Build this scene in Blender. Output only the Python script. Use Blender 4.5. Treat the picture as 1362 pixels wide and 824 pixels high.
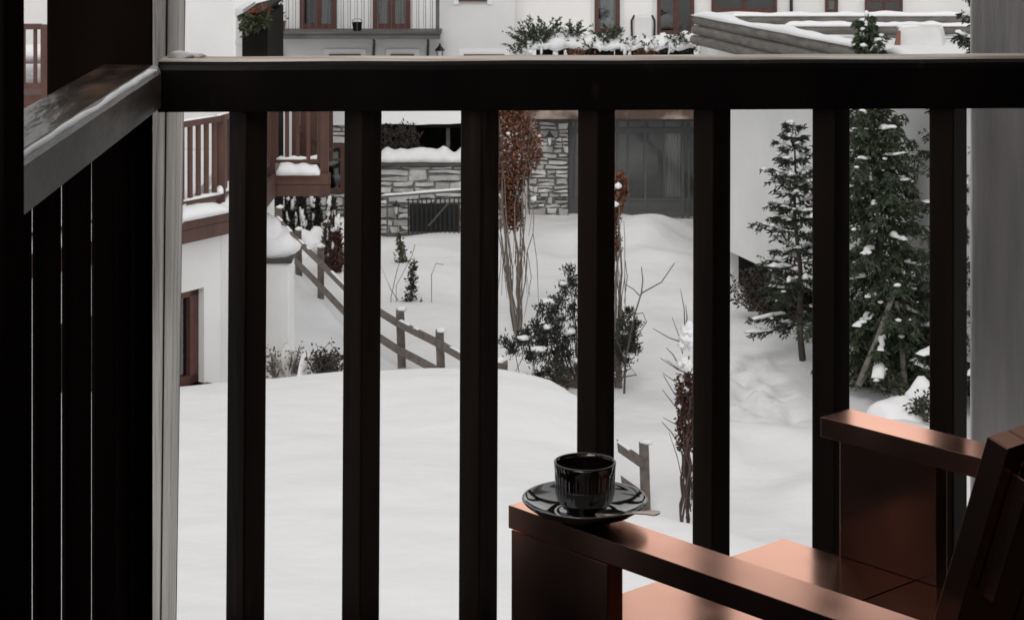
import bpy, bmesh, math, random
from mathutils import Vector, Matrix, noise

# ------------------------------------------------------------------ camera, sky, sun, exposure
scene = bpy.context.scene
for o in list(bpy.data.objects):
    bpy.data.objects.remove(o)
COL = scene.collection
FPX, PX, PY, CZ = 2740.0, 639.0, -190.0, 1.53      # focal length and principal point in photo pixels, eye height

cam_data = bpy.data.cameras.new("camera")
cam = bpy.data.objects.new("camera", cam_data)
COL.objects.link(cam)
cam.location = (0, 0, CZ)
cam.rotation_euler = (math.radians(90), 0, 0)
cam_data.sensor_width = 36
cam_data.lens = FPX / 1362 * 36
cam_data.shift_x = (681 - PX) / 1362
cam_data.shift_y = -(412 - PY) / 1362
cam_data.dof.use_dof = True
cam_data.dof.focus_distance = 5.0
cam_data.dof.aperture_fstop = 32
cam_data.clip_start = 0.05
cam_data.clip_end = 3000
scene.camera = cam

SUN_EL, SUN_AZ = math.radians(48), math.radians(-172)   # azimuth measured from +Y towards +X
world = bpy.data.worlds.new("World")
scene.world = world
world.use_nodes = True
wn = world.node_tree
bg = wn.nodes["Background"]
sky = wn.nodes.new("ShaderNodeTexSky")
sky.sky_type = 'NISHITA'
sky.sun_disc = False
sky.sun_elevation = SUN_EL
sky.sun_rotation = SUN_AZ
sky.dust_density = 3.0
hs = wn.nodes.new("ShaderNodeHueSaturation")            # an overcast, colourless sky
hs.inputs['Saturation'].default_value = 0.08
wn.links.new(sky.outputs[0], hs.inputs['Color'])
cloud = wn.nodes.new("ShaderNodeMix")                   # an even layer of bright cloud over the clear sky
cloud.data_type = 'RGBA'
cloud.inputs[0].default_value = 0.68
cloud.inputs[7].default_value = (5.2, 5.15, 5.1, 1)
wtc = wn.nodes.new("ShaderNodeTexCoord")
wsep = wn.nodes.new("ShaderNodeSeparateXYZ")
wmr = wn.nodes.new("ShaderNodeMapRange")                # the cloud layer is thinner and brighter low down
wmr.inputs['From Min'].default_value = 0.05
wmr.inputs['From Max'].default_value = 0.8
wmr.inputs['To Min'].default_value = 1.75
wmr.inputs['To Max'].default_value = 0.85
wsc = wn.nodes.new("ShaderNodeVectorMath")
wsc.operation = 'SCALE'
wsc.inputs[0].default_value = (5.2, 5.15, 5.1)
wn.links.new(wtc.outputs['Generated'], wsep.inputs[0])
wn.links.new(wsep.outputs['Z'], wmr.inputs['Value'])
wn.links.new(wmr.outputs[0], wsc.inputs['Scale'])
wn.links.new(wsc.outputs[0], cloud.inputs[7])
wn.links.new(hs.outputs[0], cloud.inputs[6])
wn.links.new(cloud.outputs[2], bg.inputs['Color'])
bg.inputs['Strength'].default_value = 0.12

sun_data = bpy.data.lights.new("sun", 'SUN')
sun_data.energy = 0.5
sun_data.angle = math.radians(18)
sun_data.color = (1.0, 0.96, 0.91)
sun = bpy.data.objects.new("sun", sun_data)
COL.objects.link(sun)
sd = Vector((math.sin(SUN_AZ) * math.cos(SUN_EL), math.cos(SUN_AZ) * math.cos(SUN_EL), math.sin(SUN_EL)))
sun.rotation_euler = sd.to_track_quat('Z', 'Y').to_euler()
sun.location = (0, 30, 30)

scene.view_settings.view_transform = 'Standard'
scene.view_settings.look = 'None'
scene.view_settings.gamma = 1
scene.view_settings.use_curve_mapping = False
scene.view_settings.exposure = 0.3


def W(px, py, d):
    """a point of the place from where it shows in the photo and its distance"""
    return Vector(((px - PX) / FPX * d, d, CZ - (py - PY) / FPX * d))


def XX(px, d):
    return (px - PX) / FPX * d


def ZZ(py, d):
    return CZ - (py - PY) / FPX * d


# ------------------------------------------------------------------ materials
def mat(name, base, rough=0.6, metal=0.0, noise_scale=None, noise_amt=0.15, bump=0.0, bump_scale=None,
        stretch=(1, 1, 1), spec=0.5, island=0.0, second=None, second_scale=3.0, second_at=(0.45, 0.6), tint=None, bump_dist=0.02):
    m = bpy.data.materials.new(name)
    m.use_nodes = True
    nt = m.node_tree
    b = nt.nodes["Principled BSDF"]
    b.inputs['Roughness'].default_value = rough
    b.inputs['Metallic'].default_value = metal
    b.inputs['Specular IOR Level'].default_value = spec
    if tint:
        b.inputs['Specular Tint'].default_value = (*tint, 1)
    tc = nt.nodes.new("ShaderNodeTexCoord")
    mp = nt.nodes.new("ShaderNodeMapping")
    mp.inputs['Scale'].default_value = stretch
    nt.links.new(tc.outputs['Object'], mp.inputs['Vector'])
    rgb = nt.nodes.new("ShaderNodeRGB")
    rgb.outputs[0].default_value = (*base, 1)
    colour = rgb.outputs[0]
    if second is not None:
        n2 = nt.nodes.new("ShaderNodeTexNoise")
        n2.inputs['Scale'].default_value = second_scale
        n2.inputs['Detail'].default_value = 6
        nt.links.new(mp.outputs[0], n2.inputs['Vector'])
        r2 = nt.nodes.new("ShaderNodeMapRange")
        r2.inputs['From Min'].default_value = second_at[0]
        r2.inputs['From Max'].default_value = second_at[1]
        nt.links.new(n2.outputs[0], r2.inputs['Value'])
        mx = nt.nodes.new("ShaderNodeMix")
        mx.data_type = 'RGBA'
        mx.inputs[7].default_value = (*second, 1)
        nt.links.new(r2.outputs[0], mx.inputs[0])
        nt.links.new(colour, mx.inputs[6])
        colour = mx.outputs[2]
    val = None
    if noise_scale:
        n = nt.nodes.new("ShaderNodeTexNoise")
        n.inputs['Scale'].default_value = noise_scale
        n.inputs['Detail'].default_value = 5
        nt.links.new(mp.outputs[0], n.inputs['Vector'])
        r = nt.nodes.new("ShaderNodeMapRange")
        r.inputs['From Min'].default_value = 0.3
        r.inputs['From Max'].default_value = 0.7
        r.inputs['To Min'].default_value = 1 - noise_amt
        r.inputs['To Max'].default_value = 1 + noise_amt
        nt.links.new(n.outputs[0], r.inputs['Value'])
        val = r.outputs[0]
    if island:
        g = nt.nodes.new("ShaderNodeNewGeometry")
        r = nt.nodes.new("ShaderNodeMapRange")
        r.inputs['To Min'].default_value = 1 - island
        r.inputs['To Max'].default_value = 1 + island
        nt.links.new(g.outputs['Random Per Island'], r.inputs['Value'])
        if val is None:
            val = r.outputs[0]
        else:
            mu = nt.nodes.new("ShaderNodeMath")
            mu.operation = 'MULTIPLY'
            nt.links.new(val, mu.inputs[0])
            nt.links.new(r.outputs[0], mu.inputs[1])
            val = mu.outputs[0]
    if val is not None:
        vm = nt.nodes.new("ShaderNodeVectorMath")
        vm.operation = 'SCALE'
        nt.links.new(colour, vm.inputs[0])
        nt.links.new(val, vm.inputs['Scale'])
        colour = vm.outputs[0]
    nt.links.new(colour, b.inputs['Base Color'])
    if bump:
        nb = nt.nodes.new("ShaderNodeTexNoise")
        nb.inputs['Scale'].default_value = bump_scale or 20
        nb.inputs['Detail'].default_value = 6
        nt.links.new(mp.outputs[0], nb.inputs['Vector'])
        bp = nt.nodes.new("ShaderNodeBump")
        bp.inputs['Strength'].default_value = bump
        bp.inputs['Distance'].default_value = bump_dist
        nt.links.new(nb.outputs[0], bp.inputs['Height'])
        nt.links.new(bp.outputs[0], b.inputs['Normal'])
    return m


def glass_mat(name, tint=(0.8, 0.82, 0.82), refl=0.12):
    m = bpy.data.materials.new(name)
    m.use_nodes = True
    nt = m.node_tree
    nt.nodes.remove(nt.nodes["Principled BSDF"])
    out = nt.nodes["Material Output"]
    t = nt.nodes.new("ShaderNodeBsdfTransparent")
    t.inputs[0].default_value = (*tint, 1)
    g = nt.nodes.new("ShaderNodeBsdfGlossy")
    g.inputs['Roughness'].default_value = 0.03
    fr = nt.nodes.new("ShaderNodeFresnel")
    fr.inputs[0].default_value = 1.5
    ad = nt.nodes.new("ShaderNodeMath")
    ad.inputs[1].default_value = refl
    nt.links.new(fr.outputs[0], ad.inputs[0])
    mx = nt.nodes.new("ShaderNodeMixShader")
    nt.links.new(ad.outputs[0], mx.inputs[0])
    nt.links.new(t.outputs[0], mx.inputs[1])
    nt.links.new(g.outputs[0], mx.inputs[2])
    nt.links.new(mx.outputs[0], out.inputs[0])
    return m


SNOW = mat("snow", (0.76, 0.76, 0.765), 0.8, noise_scale=0.6, noise_amt=0.02, bump=0.5, bump_scale=1.9, bump_dist=0.09, stretch=(1.0, 1.15, 1), spec=0.15)
SNOWFINE = mat("snow_clump", (0.82, 0.82, 0.83), 0.75, bump=0.3, bump_scale=14, spec=0.25)
BLACKWOOD = mat("black_stained_boards", (0.009, 0.006, 0.005), 0.75, noise_scale=9, noise_amt=0.4, stretch=(1, 1, 0.12), spec=0.0)
DARKWOOD = mat("dark_stained_wood", (0.024, 0.0145, 0.0105), 0.5, noise_scale=9, noise_amt=0.5, bump=0.12, bump_scale=18,
               stretch=(1, 1, 0.12), spec=0.1, second=(0.055, 0.038, 0.03), second_scale=16, second_at=(0.62, 0.72))
RAILWOOD = mat("dark_rail_wood", (0.006, 0.0036, 0.0028), 0.4, noise_scale=8, noise_amt=0.5, bump=0.1, bump_scale=16,
               stretch=(1, 1, 0.35), spec=0.18, second=(0.05, 0.034, 0.026), second_scale=20, second_at=(0.65, 0.75))
SIDERAIL = mat("worn_rail_wood", (0.026, 0.0145, 0.0095), 0.36, noise_scale=9, noise_amt=0.7, bump=0.35, bump_scale=16,
               stretch=(1.2, 0.3, 0.8), spec=0.32, second=(0.12, 0.075, 0.05), second_scale=13, second_at=(0.5, 0.7))
WORNTOP = mat("bare_frosted_wood", (0.46, 0.33, 0.23), 0.5, noise_scale=10, noise_amt=0.4, bump=0.3, bump_scale=30, stretch=(0.3, 2, 1), second=(0.70, 0.63, 0.56), second_scale=8)
WEATHERED = mat("weathered_wood", (0.40, 0.38, 0.36), 0.85, noise_scale=26, noise_amt=0.5, bump=0.9, bump_scale=40,
                stretch=(1, 1, 0.05))
PLASTER = mat("rough_plaster", (0.50, 0.48, 0.475), 0.85, noise_scale=12, noise_amt=0.26, bump=0.8, bump_scale=22,
              stretch=(1.4, 1, 0.16), second=(0.60, 0.58, 0.575), second_scale=7, second_at=(0.5, 0.75))
INTERIOR = mat("loggia_plaster", (0.60, 0.58, 0.57), 0.9, noise_scale=2, noise_amt=0.05)
DECK = mat("deck_boards", (0.03, 0.02, 0.016), 0.6, noise_scale=6, noise_amt=0.3, stretch=(6, 0.5, 1))
def lacquer_mat(name, body, sheen, rough, ior, gain):
    """satin bronze lacquer: dark body, copper-tinted reflection that grows towards grazing angles"""
    m = bpy.data.materials.new(name)
    m.use_nodes = True
    nt = m.node_tree
    nt.nodes.remove(nt.nodes["Principled BSDF"])
    dif = nt.nodes.new("ShaderNodeBsdfDiffuse")
    dif.inputs[0].default_value = (*body, 1)
    gl = nt.nodes.new("ShaderNodeBsdfGlossy")
    tc = nt.nodes.new("ShaderNodeTexCoord")
    nz = nt.nodes.new("ShaderNodeTexNoise")
    nz.inputs['Scale'].default_value = 7
    nz.inputs['Detail'].default_value = 7
    nt.links.new(tc.outputs['Object'], nz.inputs['Vector'])
    rr = nt.nodes.new("ShaderNodeMapRange")
    rr.inputs['From Min'].default_value = 0.3
    rr.inputs['From Max'].default_value = 0.7
    rr.inputs['To Min'].default_value = rough * 0.8
    rr.inputs['To Max'].default_value = rough * 1.3
    nt.links.new(nz.outputs[0], rr.inputs['Value'])
    nt.links.new(rr.outputs[0], gl.inputs['Roughness'])
    gl.inputs[0].default_value = (*sheen, 1)
    fr = nt.nodes.new("ShaderNodeFresnel")
    fr.inputs[0].default_value = ior
    mu = nt.nodes.new("ShaderNodeMath")
    mu.operation = 'MULTIPLY'
    mu.use_clamp = True
    mu.inputs[1].default_value = gain
    nt.links.new(fr.outputs[0], mu.inputs[0])
    mx = nt.nodes.new("ShaderNodeMixShader")
    nt.links.new(mu.outputs[0], mx.inputs[0])
    nt.links.new(dif.outputs[0], mx.inputs[1])
    nt.links.new(gl.outputs[0], mx.inputs[2])
    nt.links.new(mx.outputs[0], nt.nodes["Material Output"].inputs[0])
    return m


BRONZE = lacquer_mat("bronze_lacquer", (0.015, 0.010, 0.010), (1.0, 0.57, 0.44), 0.2, 1.36, 5.6)
GLAZE = mat("black_glaze", (0.011, 0.006, 0.005), 0.07, spec=0.9)
GLAZE.node_tree.nodes["Principled BSDF"].inputs["IOR"].default_value = 2.1
RIMSHEEN = mat("brown_rim_sheen", (0.085, 0.055, 0.042), 0.15, spec=0.8)  # brown colour mostly stands in for reflections along the cup rim
STEEL = mat("spoon_metal", (0.62, 0.52, 0.45), 0.22, metal=1.0)
WHITEWALL = mat("white_render", (0.76, 0.755, 0.75), 0.9, noise_scale=1.5, noise_amt=0.05, bump=0.15, bump_scale=12)
GREYWALL = mat("grey_render", (0.68, 0.68, 0.68), 0.9, noise_scale=0.7, noise_amt=0.06, bump=0.15, bump_scale=8)
PALEWALL = mat("pale_render", (0.82, 0.81, 0.80), 0.9, noise_scale=0.8, noise_amt=0.04, bump=0.12, bump_scale=8)
BOARDS = mat("white_boards", (0.76, 0.76, 0.755), 0.7, noise_scale=5, noise_amt=0.06, stretch=(1, 1, 0.1), island=0.08)
TRIMWHITE = mat("white_trim", (0.78, 0.78, 0.78), 0.6)
BROWN = mat("brown_stained_timber", (0.080, 0.034, 0.023), 0.6, noise_scale=8, noise_amt=0.25, stretch=(1, 1, 0.3), island=0.15)
REDBROWN = mat("red_brown_timber", (0.085, 0.03, 0.022), 0.5, noise_scale=8, noise_amt=0.25, island=0.1)
GREYBEAM = mat("grey_beam", (0.10, 0.095, 0.09), 0.8, noise_scale=6, noise_amt=0.3, stretch=(0.2, 1, 1))
LOG = mat("weathered_log", (0.13, 0.12, 0.11), 0.85, noise_scale=10, noise_amt=0.3, stretch=(0.3, 0.3, 1), island=0.15)
FENCEWOOD = mat("fence_timber", (0.13, 0.105, 0.09), 0.8, noise_scale=7, noise_amt=0.35, bump=0.3, bump_scale=20, island=0.2)
STONE = mat("rubble_stone", (0.50, 0.49, 0.475), 0.85, noise_scale=5, noise_amt=0.2, bump=0.8, bump_scale=7, bump_dist=0.05, island=0.36)
MORTAR = mat("mortar", (0.13, 0.127, 0.122), 0.95, noise_scale=6, noise_amt=0.3)
IRON = mat("black_iron", (0.015, 0.015, 0.016), 0.5)
STEELGREY = mat("grey_frame", (0.085, 0.085, 0.085), 0.5, noise_scale=4, noise_amt=0.1)
DARK = mat("unlit_room_shade", (0.018, 0.017, 0.016), 0.9)  # near-black colour stands for the shade inside rooms and the cellar
DIMROOM = mat("dim_room", (0.26, 0.26, 0.26), 0.9, noise_scale=0.8, noise_amt=0.5)
CURTAIN = mat("curtain", (0.62, 0.62, 0.61), 0.9)
PANE = glass_mat("window_glass")
ANNEXPANE = glass_mat("annex_glass", (0.9, 0.9, 0.9), 0.015)
LAMPGLASS = mat("lamp_glass", (0.66, 0.655, 0.65), 0.2)
EAVE = mat("terracotta_eave", (0.10, 0.06, 0.046), 0.8, noise_scale=2, noise_amt=0.4, second=(0.35, 0.28, 0.24), second_scale=1.2)
DARKBUILDING = mat("dark_timber_wall", (0.010, 0.008, 0.007), 0.8, noise_scale=3, noise_amt=0.4, spec=0.1)
NEEDLE = mat("spruce_needles", (0.026, 0.036, 0.020), 0.7, island=0.5)
NEEDLEG = mat("spruce_needles_green", (0.036, 0.050, 0.024), 0.7, island=0.5)
PINENEEDLE = mat("pine_needles", (0.022, 0.026, 0.020), 0.7, island=0.5)
CEDAR = mat("cedar_foliage", (0.028, 0.022, 0.018), 0.8, island=0.5)
BARK = mat("bark", (0.075, 0.058, 0.046), 0.9, noise_scale=12, noise_amt=0.4, bump=0.4, bump_scale=20)
PALEBARK = mat("pale_bark", (0.20, 0.18, 0.16), 0.9, noise_scale=12, noise_amt=0.4)
VINELEAF = mat("dry_brown_leaves", (0.15, 0.060, 0.032), 0.8, island=0.55)
VINELEAFDARK = mat("dark_dry_leaves", (0.06, 0.022, 0.014), 0.8, island=0.5)
TWIG = mat("dry_twigs", (0.10, 0.078, 0.065), 0.9, island=0.4)
PALESTEM = mat("pale_stems", (0.17, 0.14, 0.12), 0.9, island=0.5)
VINETWIG = mat("vine_twigs", (0.055, 0.036, 0.03), 0.9, island=0.4)
HERB = mat("dull_green_leaves", (0.05, 0.055, 0.025), 0.8, island=0.5)
TARP = mat("pale_tarpaulin", (0.60, 0.60, 0.60), 0.5, noise_scale=3, noise_amt=0.08, bump=0.5, bump_scale=3)
TERRACOTTA = mat("terracotta", (0.20, 0.08, 0.055), 0.8)
BOULDER = mat("dark_rock", (0.06, 0.058, 0.055), 0.9, noise_scale=3, noise_amt=0.4, bump=0.5, bump_scale=6)
REDLEAF = mat("rust_red_leaves", (0.20, 0.05, 0.025), 0.8, island=0.4)


# ------------------------------------------------------------------ mesh helpers
class MB:
    def __init__(s):
        s.v = []
        s.f = []

    def add(s, vs, fs):
        n = len(s.v)
        s.v.extend([tuple(v) for v in vs])
        s.f.extend([tuple(i + n for i in f) for f in fs])

    def box(s, a, b):
        x0, y0, z0 = a
        x1, y1, z1 = b
        s.hexa([(x0, y0, z0), (x1, y0, z0), (x1, y1, z0), (x0, y1, z0), (x0, y0, z1), (x1, y0, z1), (x1, y1, z1), (x0, y1, z1)])

    def hexa(s, p):
        s.add(p, [(3, 2, 1, 0), (4, 5, 6, 7), (0, 1, 5, 4), (1, 2, 6, 5), (2, 3, 7, 6), (3, 0, 4, 7)])

    def bar(s, p, q, w, h, up=(0, 0, 1)):
        """rectangular bar from p to q: w across, h along up"""
        p, q = Vector(p), Vector(q)
        d = (q - p).normalized()
        side = d.cross(Vector(up))
        if side.length < 1e-4:
            side = d.cross(Vector((0, 1, 0)))
        side.normalize()
        u = side.cross(d).normalized()
        a, b = side * w / 2, u * h / 2
        s.hexa([p - a - b, p + a - b, q + a - b, q - a - b, p - a + b, p + a + b, q + a + b, q - a + b])

    def prism(s, pts, z0, z1):
        n = len(pts)
        vs = [(x, y, z0) for x, y in pts] + [(x, y, z1) for x, y in pts]
        fs = [tuple(range(n - 1, -1, -1)), tuple(range(n, 2 * n))]
        fs += [(i, (i + 1) % n, n + (i + 1) % n, n + i) for i in range(n)]
        s.add(vs, fs)

    def tube(s, pts, r, n=6):
        pts = [Vector(p) for p in pts]
        if not isinstance(r, (list, tuple)):
            r = [r] * len(pts)
        vs, fs = [], []
        ref = Vector((0.13, 0.31, 0.94))
        for i, p in enumerate(pts):
            d = (pts[min(i + 1, len(pts) - 1)] - pts[max(i - 1, 0)])
            d = d.normalized() if d.length > 1e-9 else Vector((0, 0, 1))
            a = d.cross(ref)
            if a.length < 0.05:
                a = d.cross(Vector((1, 0, 0)))
            a.normalize()
            b = d.cross(a)
            for k in range(n):
                t = 2 * math.pi * k / n
                vs.append(p + (a * math.cos(t) + b * math.sin(t)) * r[i])
        for i in range(len(pts) - 1):
            for k in range(n):
                fs.append((i * n + k, i * n + (k + 1) % n, (i + 1) * n + (k + 1) % n, (i + 1) * n + k))
        fs.append(tuple(range(n - 1, -1, -1)))
        fs.append(tuple(range((len(pts) - 1) * n, len(pts) * n)))
        s.add(vs, fs)

    def lathe(s, prof, c=(0, 0, 0), n=48, fn=None):
        vs, fs = [], []
        for i, (r, z) in enumerate(prof):
            for k in range(n):
                t = 2 * math.pi * k / n
                rr = r + (fn(i, t) if fn else 0)
                vs.append((c[0] + rr * math.cos(t), c[1] + rr * math.sin(t), c[2] + z))
        for i in range(len(prof) - 1):
            for k in range(n):
                fs.append((i * n + k, i * n + (k + 1) % n, (i + 1) * n + (k + 1) % n, (i + 1) * n + k))
        s.add(vs, fs)

    def blob(s, c, r, seed=0, amt=0.25, sub=2, freq=1.6):
        vs, fs = ICO[sub]
        c = Vector(c)
        off = Vector((seed * 7.31, seed * 3.17, seed * 1.7))
        out = []
        for v in vs:
            k = 1 + amt * noise.noise(v * freq + off)
            out.append((c.x + v.x * r[0] * k, c.y + v.y * r[1] * k, c.z + v.z * r[2] * k))
        s.add(out, fs)

    def ridge(s, pts, w, h, seed=0, lump=0.35, n=9):
        """a bank of snow lying along pts: half-round section with uneven height"""
        pts = [Vector(p) for p in pts]
        vs, fs = [], []
        m = len(pts)
        for i, p in enumerate(pts):
            d = (pts[min(i + 1, m - 1)] - pts[max(i - 1, 0)])
            side = Vector((d.y, -d.x, 0)).normalized()
            k = 1 + lump * noise.noise(Vector((i * 0.37 + seed * 9.1, seed * 2.3, 0.4)))
            k2 = 1 + lump * 0.5 * noise.noise(Vector((i * 0.31 + seed * 4.1, 5.2, 0.4)))
            if i == 0 or i == m - 1:
                k *= 0.35
            for j in range(n):
                t = math.pi * j / (n - 1)
                vs.append(p + side * (math.cos(t) * w / 2 * k2) + Vector((0, 0, 1)) * (math.sin(t) ** 0.7 * h * k))
        for i in range(m - 1):
            for j in range(n - 1):
                fs.append((i * n + j, (i + 1) * n + j, (i + 1) * n + j + 1, i * n + j + 1))
            fs.append((i * n, i * n + n - 1, (i + 1) * n + n - 1, (i + 1) * n))
        fs.append(tuple(range(n)))
        fs.append(tuple(range(m * n - 1, m * n - n - 1, -1)))
        s.add(vs, fs)

    def leaf(s, c, d, w, l, rnd):
        d = Vector(d).normalized()
        a = d.cross(Vector((rnd.uniform(-1, 1), rnd.uniform(-1, 1), rnd.uniform(-1, 1))))
        if a.length < 1e-3:
            a = d.cross(Vector((1, 0, 0)))
        a.normalize()
        c = Vector(c)
        s.add([c, c + d * l * 0.45 + a * w / 2, c + d * l, c + d * l * 0.45 - a * w / 2], [(0, 1, 2, 3)])

    def build(s, name, m, parent=None, smooth=False, bevel=0.0, seg=2, autosmooth=False):
        me = bpy.data.meshes.new(name)
        me.from_pydata(s.v, [], s.f)
        me.validate()
        bm = bmesh.new()
        bm.from_mesh(me)
        bmesh.ops.recalc_face_normals(bm, faces=bm.faces)
        bm.to_mesh(me)
        bm.free()
        me.materials.append(m)
        if smooth:
            for p in me.polygons:
                p.use_smooth = True
        o = bpy.data.objects.new(name, me)
        COL.objects.link(o)
        if bevel:
            md = o.modifiers.new("bevel", 'BEVEL')
            md.width = bevel
            md.segments = seg
            md.limit_method = 'ANGLE'
            md.angle_limit = math.radians(40)
        if parent is not None:
            if m in (SNOW, SNOWFINE) and 'snow' in name and 'roof' not in name:
                o['kind'] = 'stuff'
            o.parent = parent
            r = parent
            acc = Matrix.Identity(4)
            while r is not None:
                if r.type == 'EMPTY':
                    acc = Matrix.Translation(-r.location)
                r = r.parent if r.parent else None
            if parent.type == 'EMPTY':
                o.matrix_parent_inverse = acc
        return o


ICO = {}
for sub in (1, 2, 3):
    b_ = bmesh.new()
    bmesh.ops.create_icosphere(b_, subdivisions=sub, radius=1)
    b_.verts.ensure_lookup_table()
    ICO[sub] = ([v.co.copy() for v in b_.verts], [tuple(v.index for v in f.verts) for f in b_.faces])
    b_.free()


def tag(o, label=None, cat=None, group=None, kind=None):
    if label:
        o['label'] = label
    if cat:
        o['category'] = cat
    if group:
        o['group'] = group
    if kind:
        o['kind'] = kind
    return o


def thing(name, loc, label, cat, group=None):
    o = bpy.data.objects.new(name, None)
    o.empty_display_size = 0.1
    COL.objects.link(o)
    o.location = loc
    return tag(o, label, cat, group)


# ------------------------------------------------------------------ ground
GZ = -8.1
FOOT = []
rf = random.Random(4)
for k in range(58):                                        # a trodden track in the snow on the right
    t = k / 57
    px = 985 + rf.uniform(0, 85) * (0.45 + 0.55 * t) + rf.uniform(-6, 6)
    py = 470 + 95 * t + rf.uniform(-6, 6)
    d = (CZ - GZ) * FPX / (py - PY)
    FOOT.append((XX(px, d), d, rf.uniform(0.13, 0.2), rf.uniform(0.05, 0.13)))
for px, py in ((850, 340), (905, 330), (898, 345), (760, 330), (1000, 600), (1040, 620), (985, 640)):
    d = (CZ - GZ) * FPX / (py - PY)
    FOOT.append((XX(px, d), d, rf.uniform(0.4, 0.7), rf.uniform(0.1, 0.2)))


def ground_z(x, y):
    z = GZ
    p = Vector((x, y, 0))
    z += 0.26 * noise.noise(p * 0.22) + 0.11 * noise.noise(p * 0.7 + Vector((3, 1, 0))) + 0.02 * noise.noise(p * 2.3)
    # banks: against the house on the right, by the fence and below the far terrace
    z += 0.55 * math.exp(-((x - 4.2) / 1.3) ** 2 - ((y - 50.5) / 3.2) ** 2)
    z += 0.35 * math.exp(-((x + 1.4) / 1.6) ** 2 - ((y - 48.5) / 3.0) ** 2)
    z += 0.7 * math.exp(-((x + 5.3) / 1.2) ** 2 - ((y - 45) / 4.0) ** 2)
    z += 0.30 * math.exp(-((x - 7.0) / 0.9) ** 2 - ((y - 33.8) / 0.9) ** 2)
    if 25 < y < 60 and -8 < x < 12:
        for fx, fy, fr, fd in FOOT:
            dx, dy = x - fx, (y - fy) * 0.7
            q = (dx * dx + dy * dy) / (fr * fr)
            if q < 6:
                z -= fd * math.exp(-q) - 0.35 * fd * math.exp(-((math.sqrt(q) - 1.5) ** 2) * 3)
    return z


xs = [-900, -300, -120, -60, -30, -18, -12] + [-8 + 0.14 * i for i in range(int(19.5 / 0.14))] + [12, 16, 22, 40, 90, 300, 900]
ys = [-300, -60, -10, 5, 15, 22] + [26 + 0.16 * i for i in range(int(33 / 0.16))] + [60, 64, 72, 90, 130, 220, 500, 1500]
g = MB()
nx = len(xs)
g.v = [(x, y, ground_z(x, y)) for y in ys for x in xs]
g.f = [(j * nx + i, j * nx + i + 1, (j + 1) * nx + i + 1, (j + 1) * nx + i) for j in range(len(ys) - 1) for i in range(nx - 1)]
tag(g.build("ground", SNOW, smooth=True), kind='structure')

# snow lying thick on the low roof below the balcony
outline = [(-9, 8), (6.5, 8), (6.5, 16.3), (2.6, 16.75), (1.95, 17.3), (1.30, 18.2), (1.20, 19.2), (1.36, 20.4), (1.40, 21.3), (1.0, 22.1), (0.4, 22.6), (-0.5, 22.7),
           (-2.0, 22.3), (-3.6, 21.9), (-5.2, 21.6), (-9, 21)]


def sdf(x, y):
    inside = False
    best = 1e9
    n = len(outline)
    for i in range(n):
        x0, y0 = outline[i]
        x1, y1 = outline[(i + 1) % n]
        if (y0 > y) != (y1 > y) and x < (x1 - x0) * (y - y0) / (y1 - y0) + x0:
            inside = not inside
        ex, ey = x1 - x0, y1 - y0
        t = max(0, min(1, ((x - x0) * ex + (y - y0) * ey) / (ex * ex + ey * ey)))
        best = min(best, math.hypot(x - x0 - ex * t, y - y0 - ey * t))
    return best if inside else -best


g = MB()
mxs = [-9.5 + 0.16 * i for i in range(102)]
mys = [7.5 + 0.16 * i for i in range(98)]
for y in mys:
    for x in mxs:
        d = sdf(x, y)
        R = 1.3
        if d >= R:
            drop = 0
        elif d > 0:
            drop = 0.5 * (1 - math.sqrt(max(0, 1 - ((R - d) / R) ** 2)))
        else:
            drop = 0.5 + min(4.2, -d * 9)
        p = Vector((x, y, 0))
        z = -3.86 - drop + 0.10 * noise.noise(p * 0.45) + 0.035 * noise.noise(Vector((x * 0.9, y * 2.2, 4))) + 0.014 * noise.noise(Vector((x * 2.2, y * 5, 1)))
        z -= 0.03 * max(0, (x + 1.0) / 3.5) ** 2 + 0.05 * max(0, (-x - 2.0) / 2.0)
        g.v.append((x, y, z))
nx = len(mxs)
g.f = [(j * nx + i, j * nx + i + 1, (j + 1) * nx + i + 1, (j + 1) * nx + i) for j in range(len(mys) - 1) for i in range(nx - 1)]
tag(g.build("snow_mound", SNOW, smooth=True), kind='structure')

# ------------------------------------------------------------------ the loggia we stand in
b = MB(); b.box((-1.6, -1.9, -0.12), (2.2, 3.58, 0)); tag(b.build("balcony_floor", DECK), kind='structure')
b = MB(); b.box((-0.45, -1.9, 2.45), (2.2, 3.56, 2.7)); tag(b.build("ceiling", INTERIOR), kind='structure')  # unseen; left and front edges cut back to let sky light onto the rails
b = MB(); b.box((-1.6, -1.7, 0), (2.2, -1.5, 2.448)); tag(b.build("back_wall", INTERIOR), kind='structure')
b = MB(); b.box((1.75, -1.498, 0), (1.95, 3.70, 2.448)); tag(b.build("side_wall", BLACKWOOD), kind='structure')  # unseen; boarded black so the chair back reflects something dark
b = MB(); b.box((-0.665, 2.26, 0.002), (-0.522, 2.36, 2.446))
tag(b.build("timber_post", BLACKWOOD, bevel=0.004), "near-black timber post filling the left edge of the view", "post")

b = MB(); b.prism([(-0.748, 3.551), (-0.566, 3.551), (-0.583, 3.665), (-0.748, 3.665)], 1.05, 2.448)
b.prism([(-0.655, 3.552), (-0.566, 3.552), (-0.583, 3.664), (-0.655, 3.664)], -0.3, 1.049)
tag(b.build("corner_post", BLACKWOOD, bevel=0.005), "broad near-black corner post where the two balcony rails meet", "post")

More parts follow.
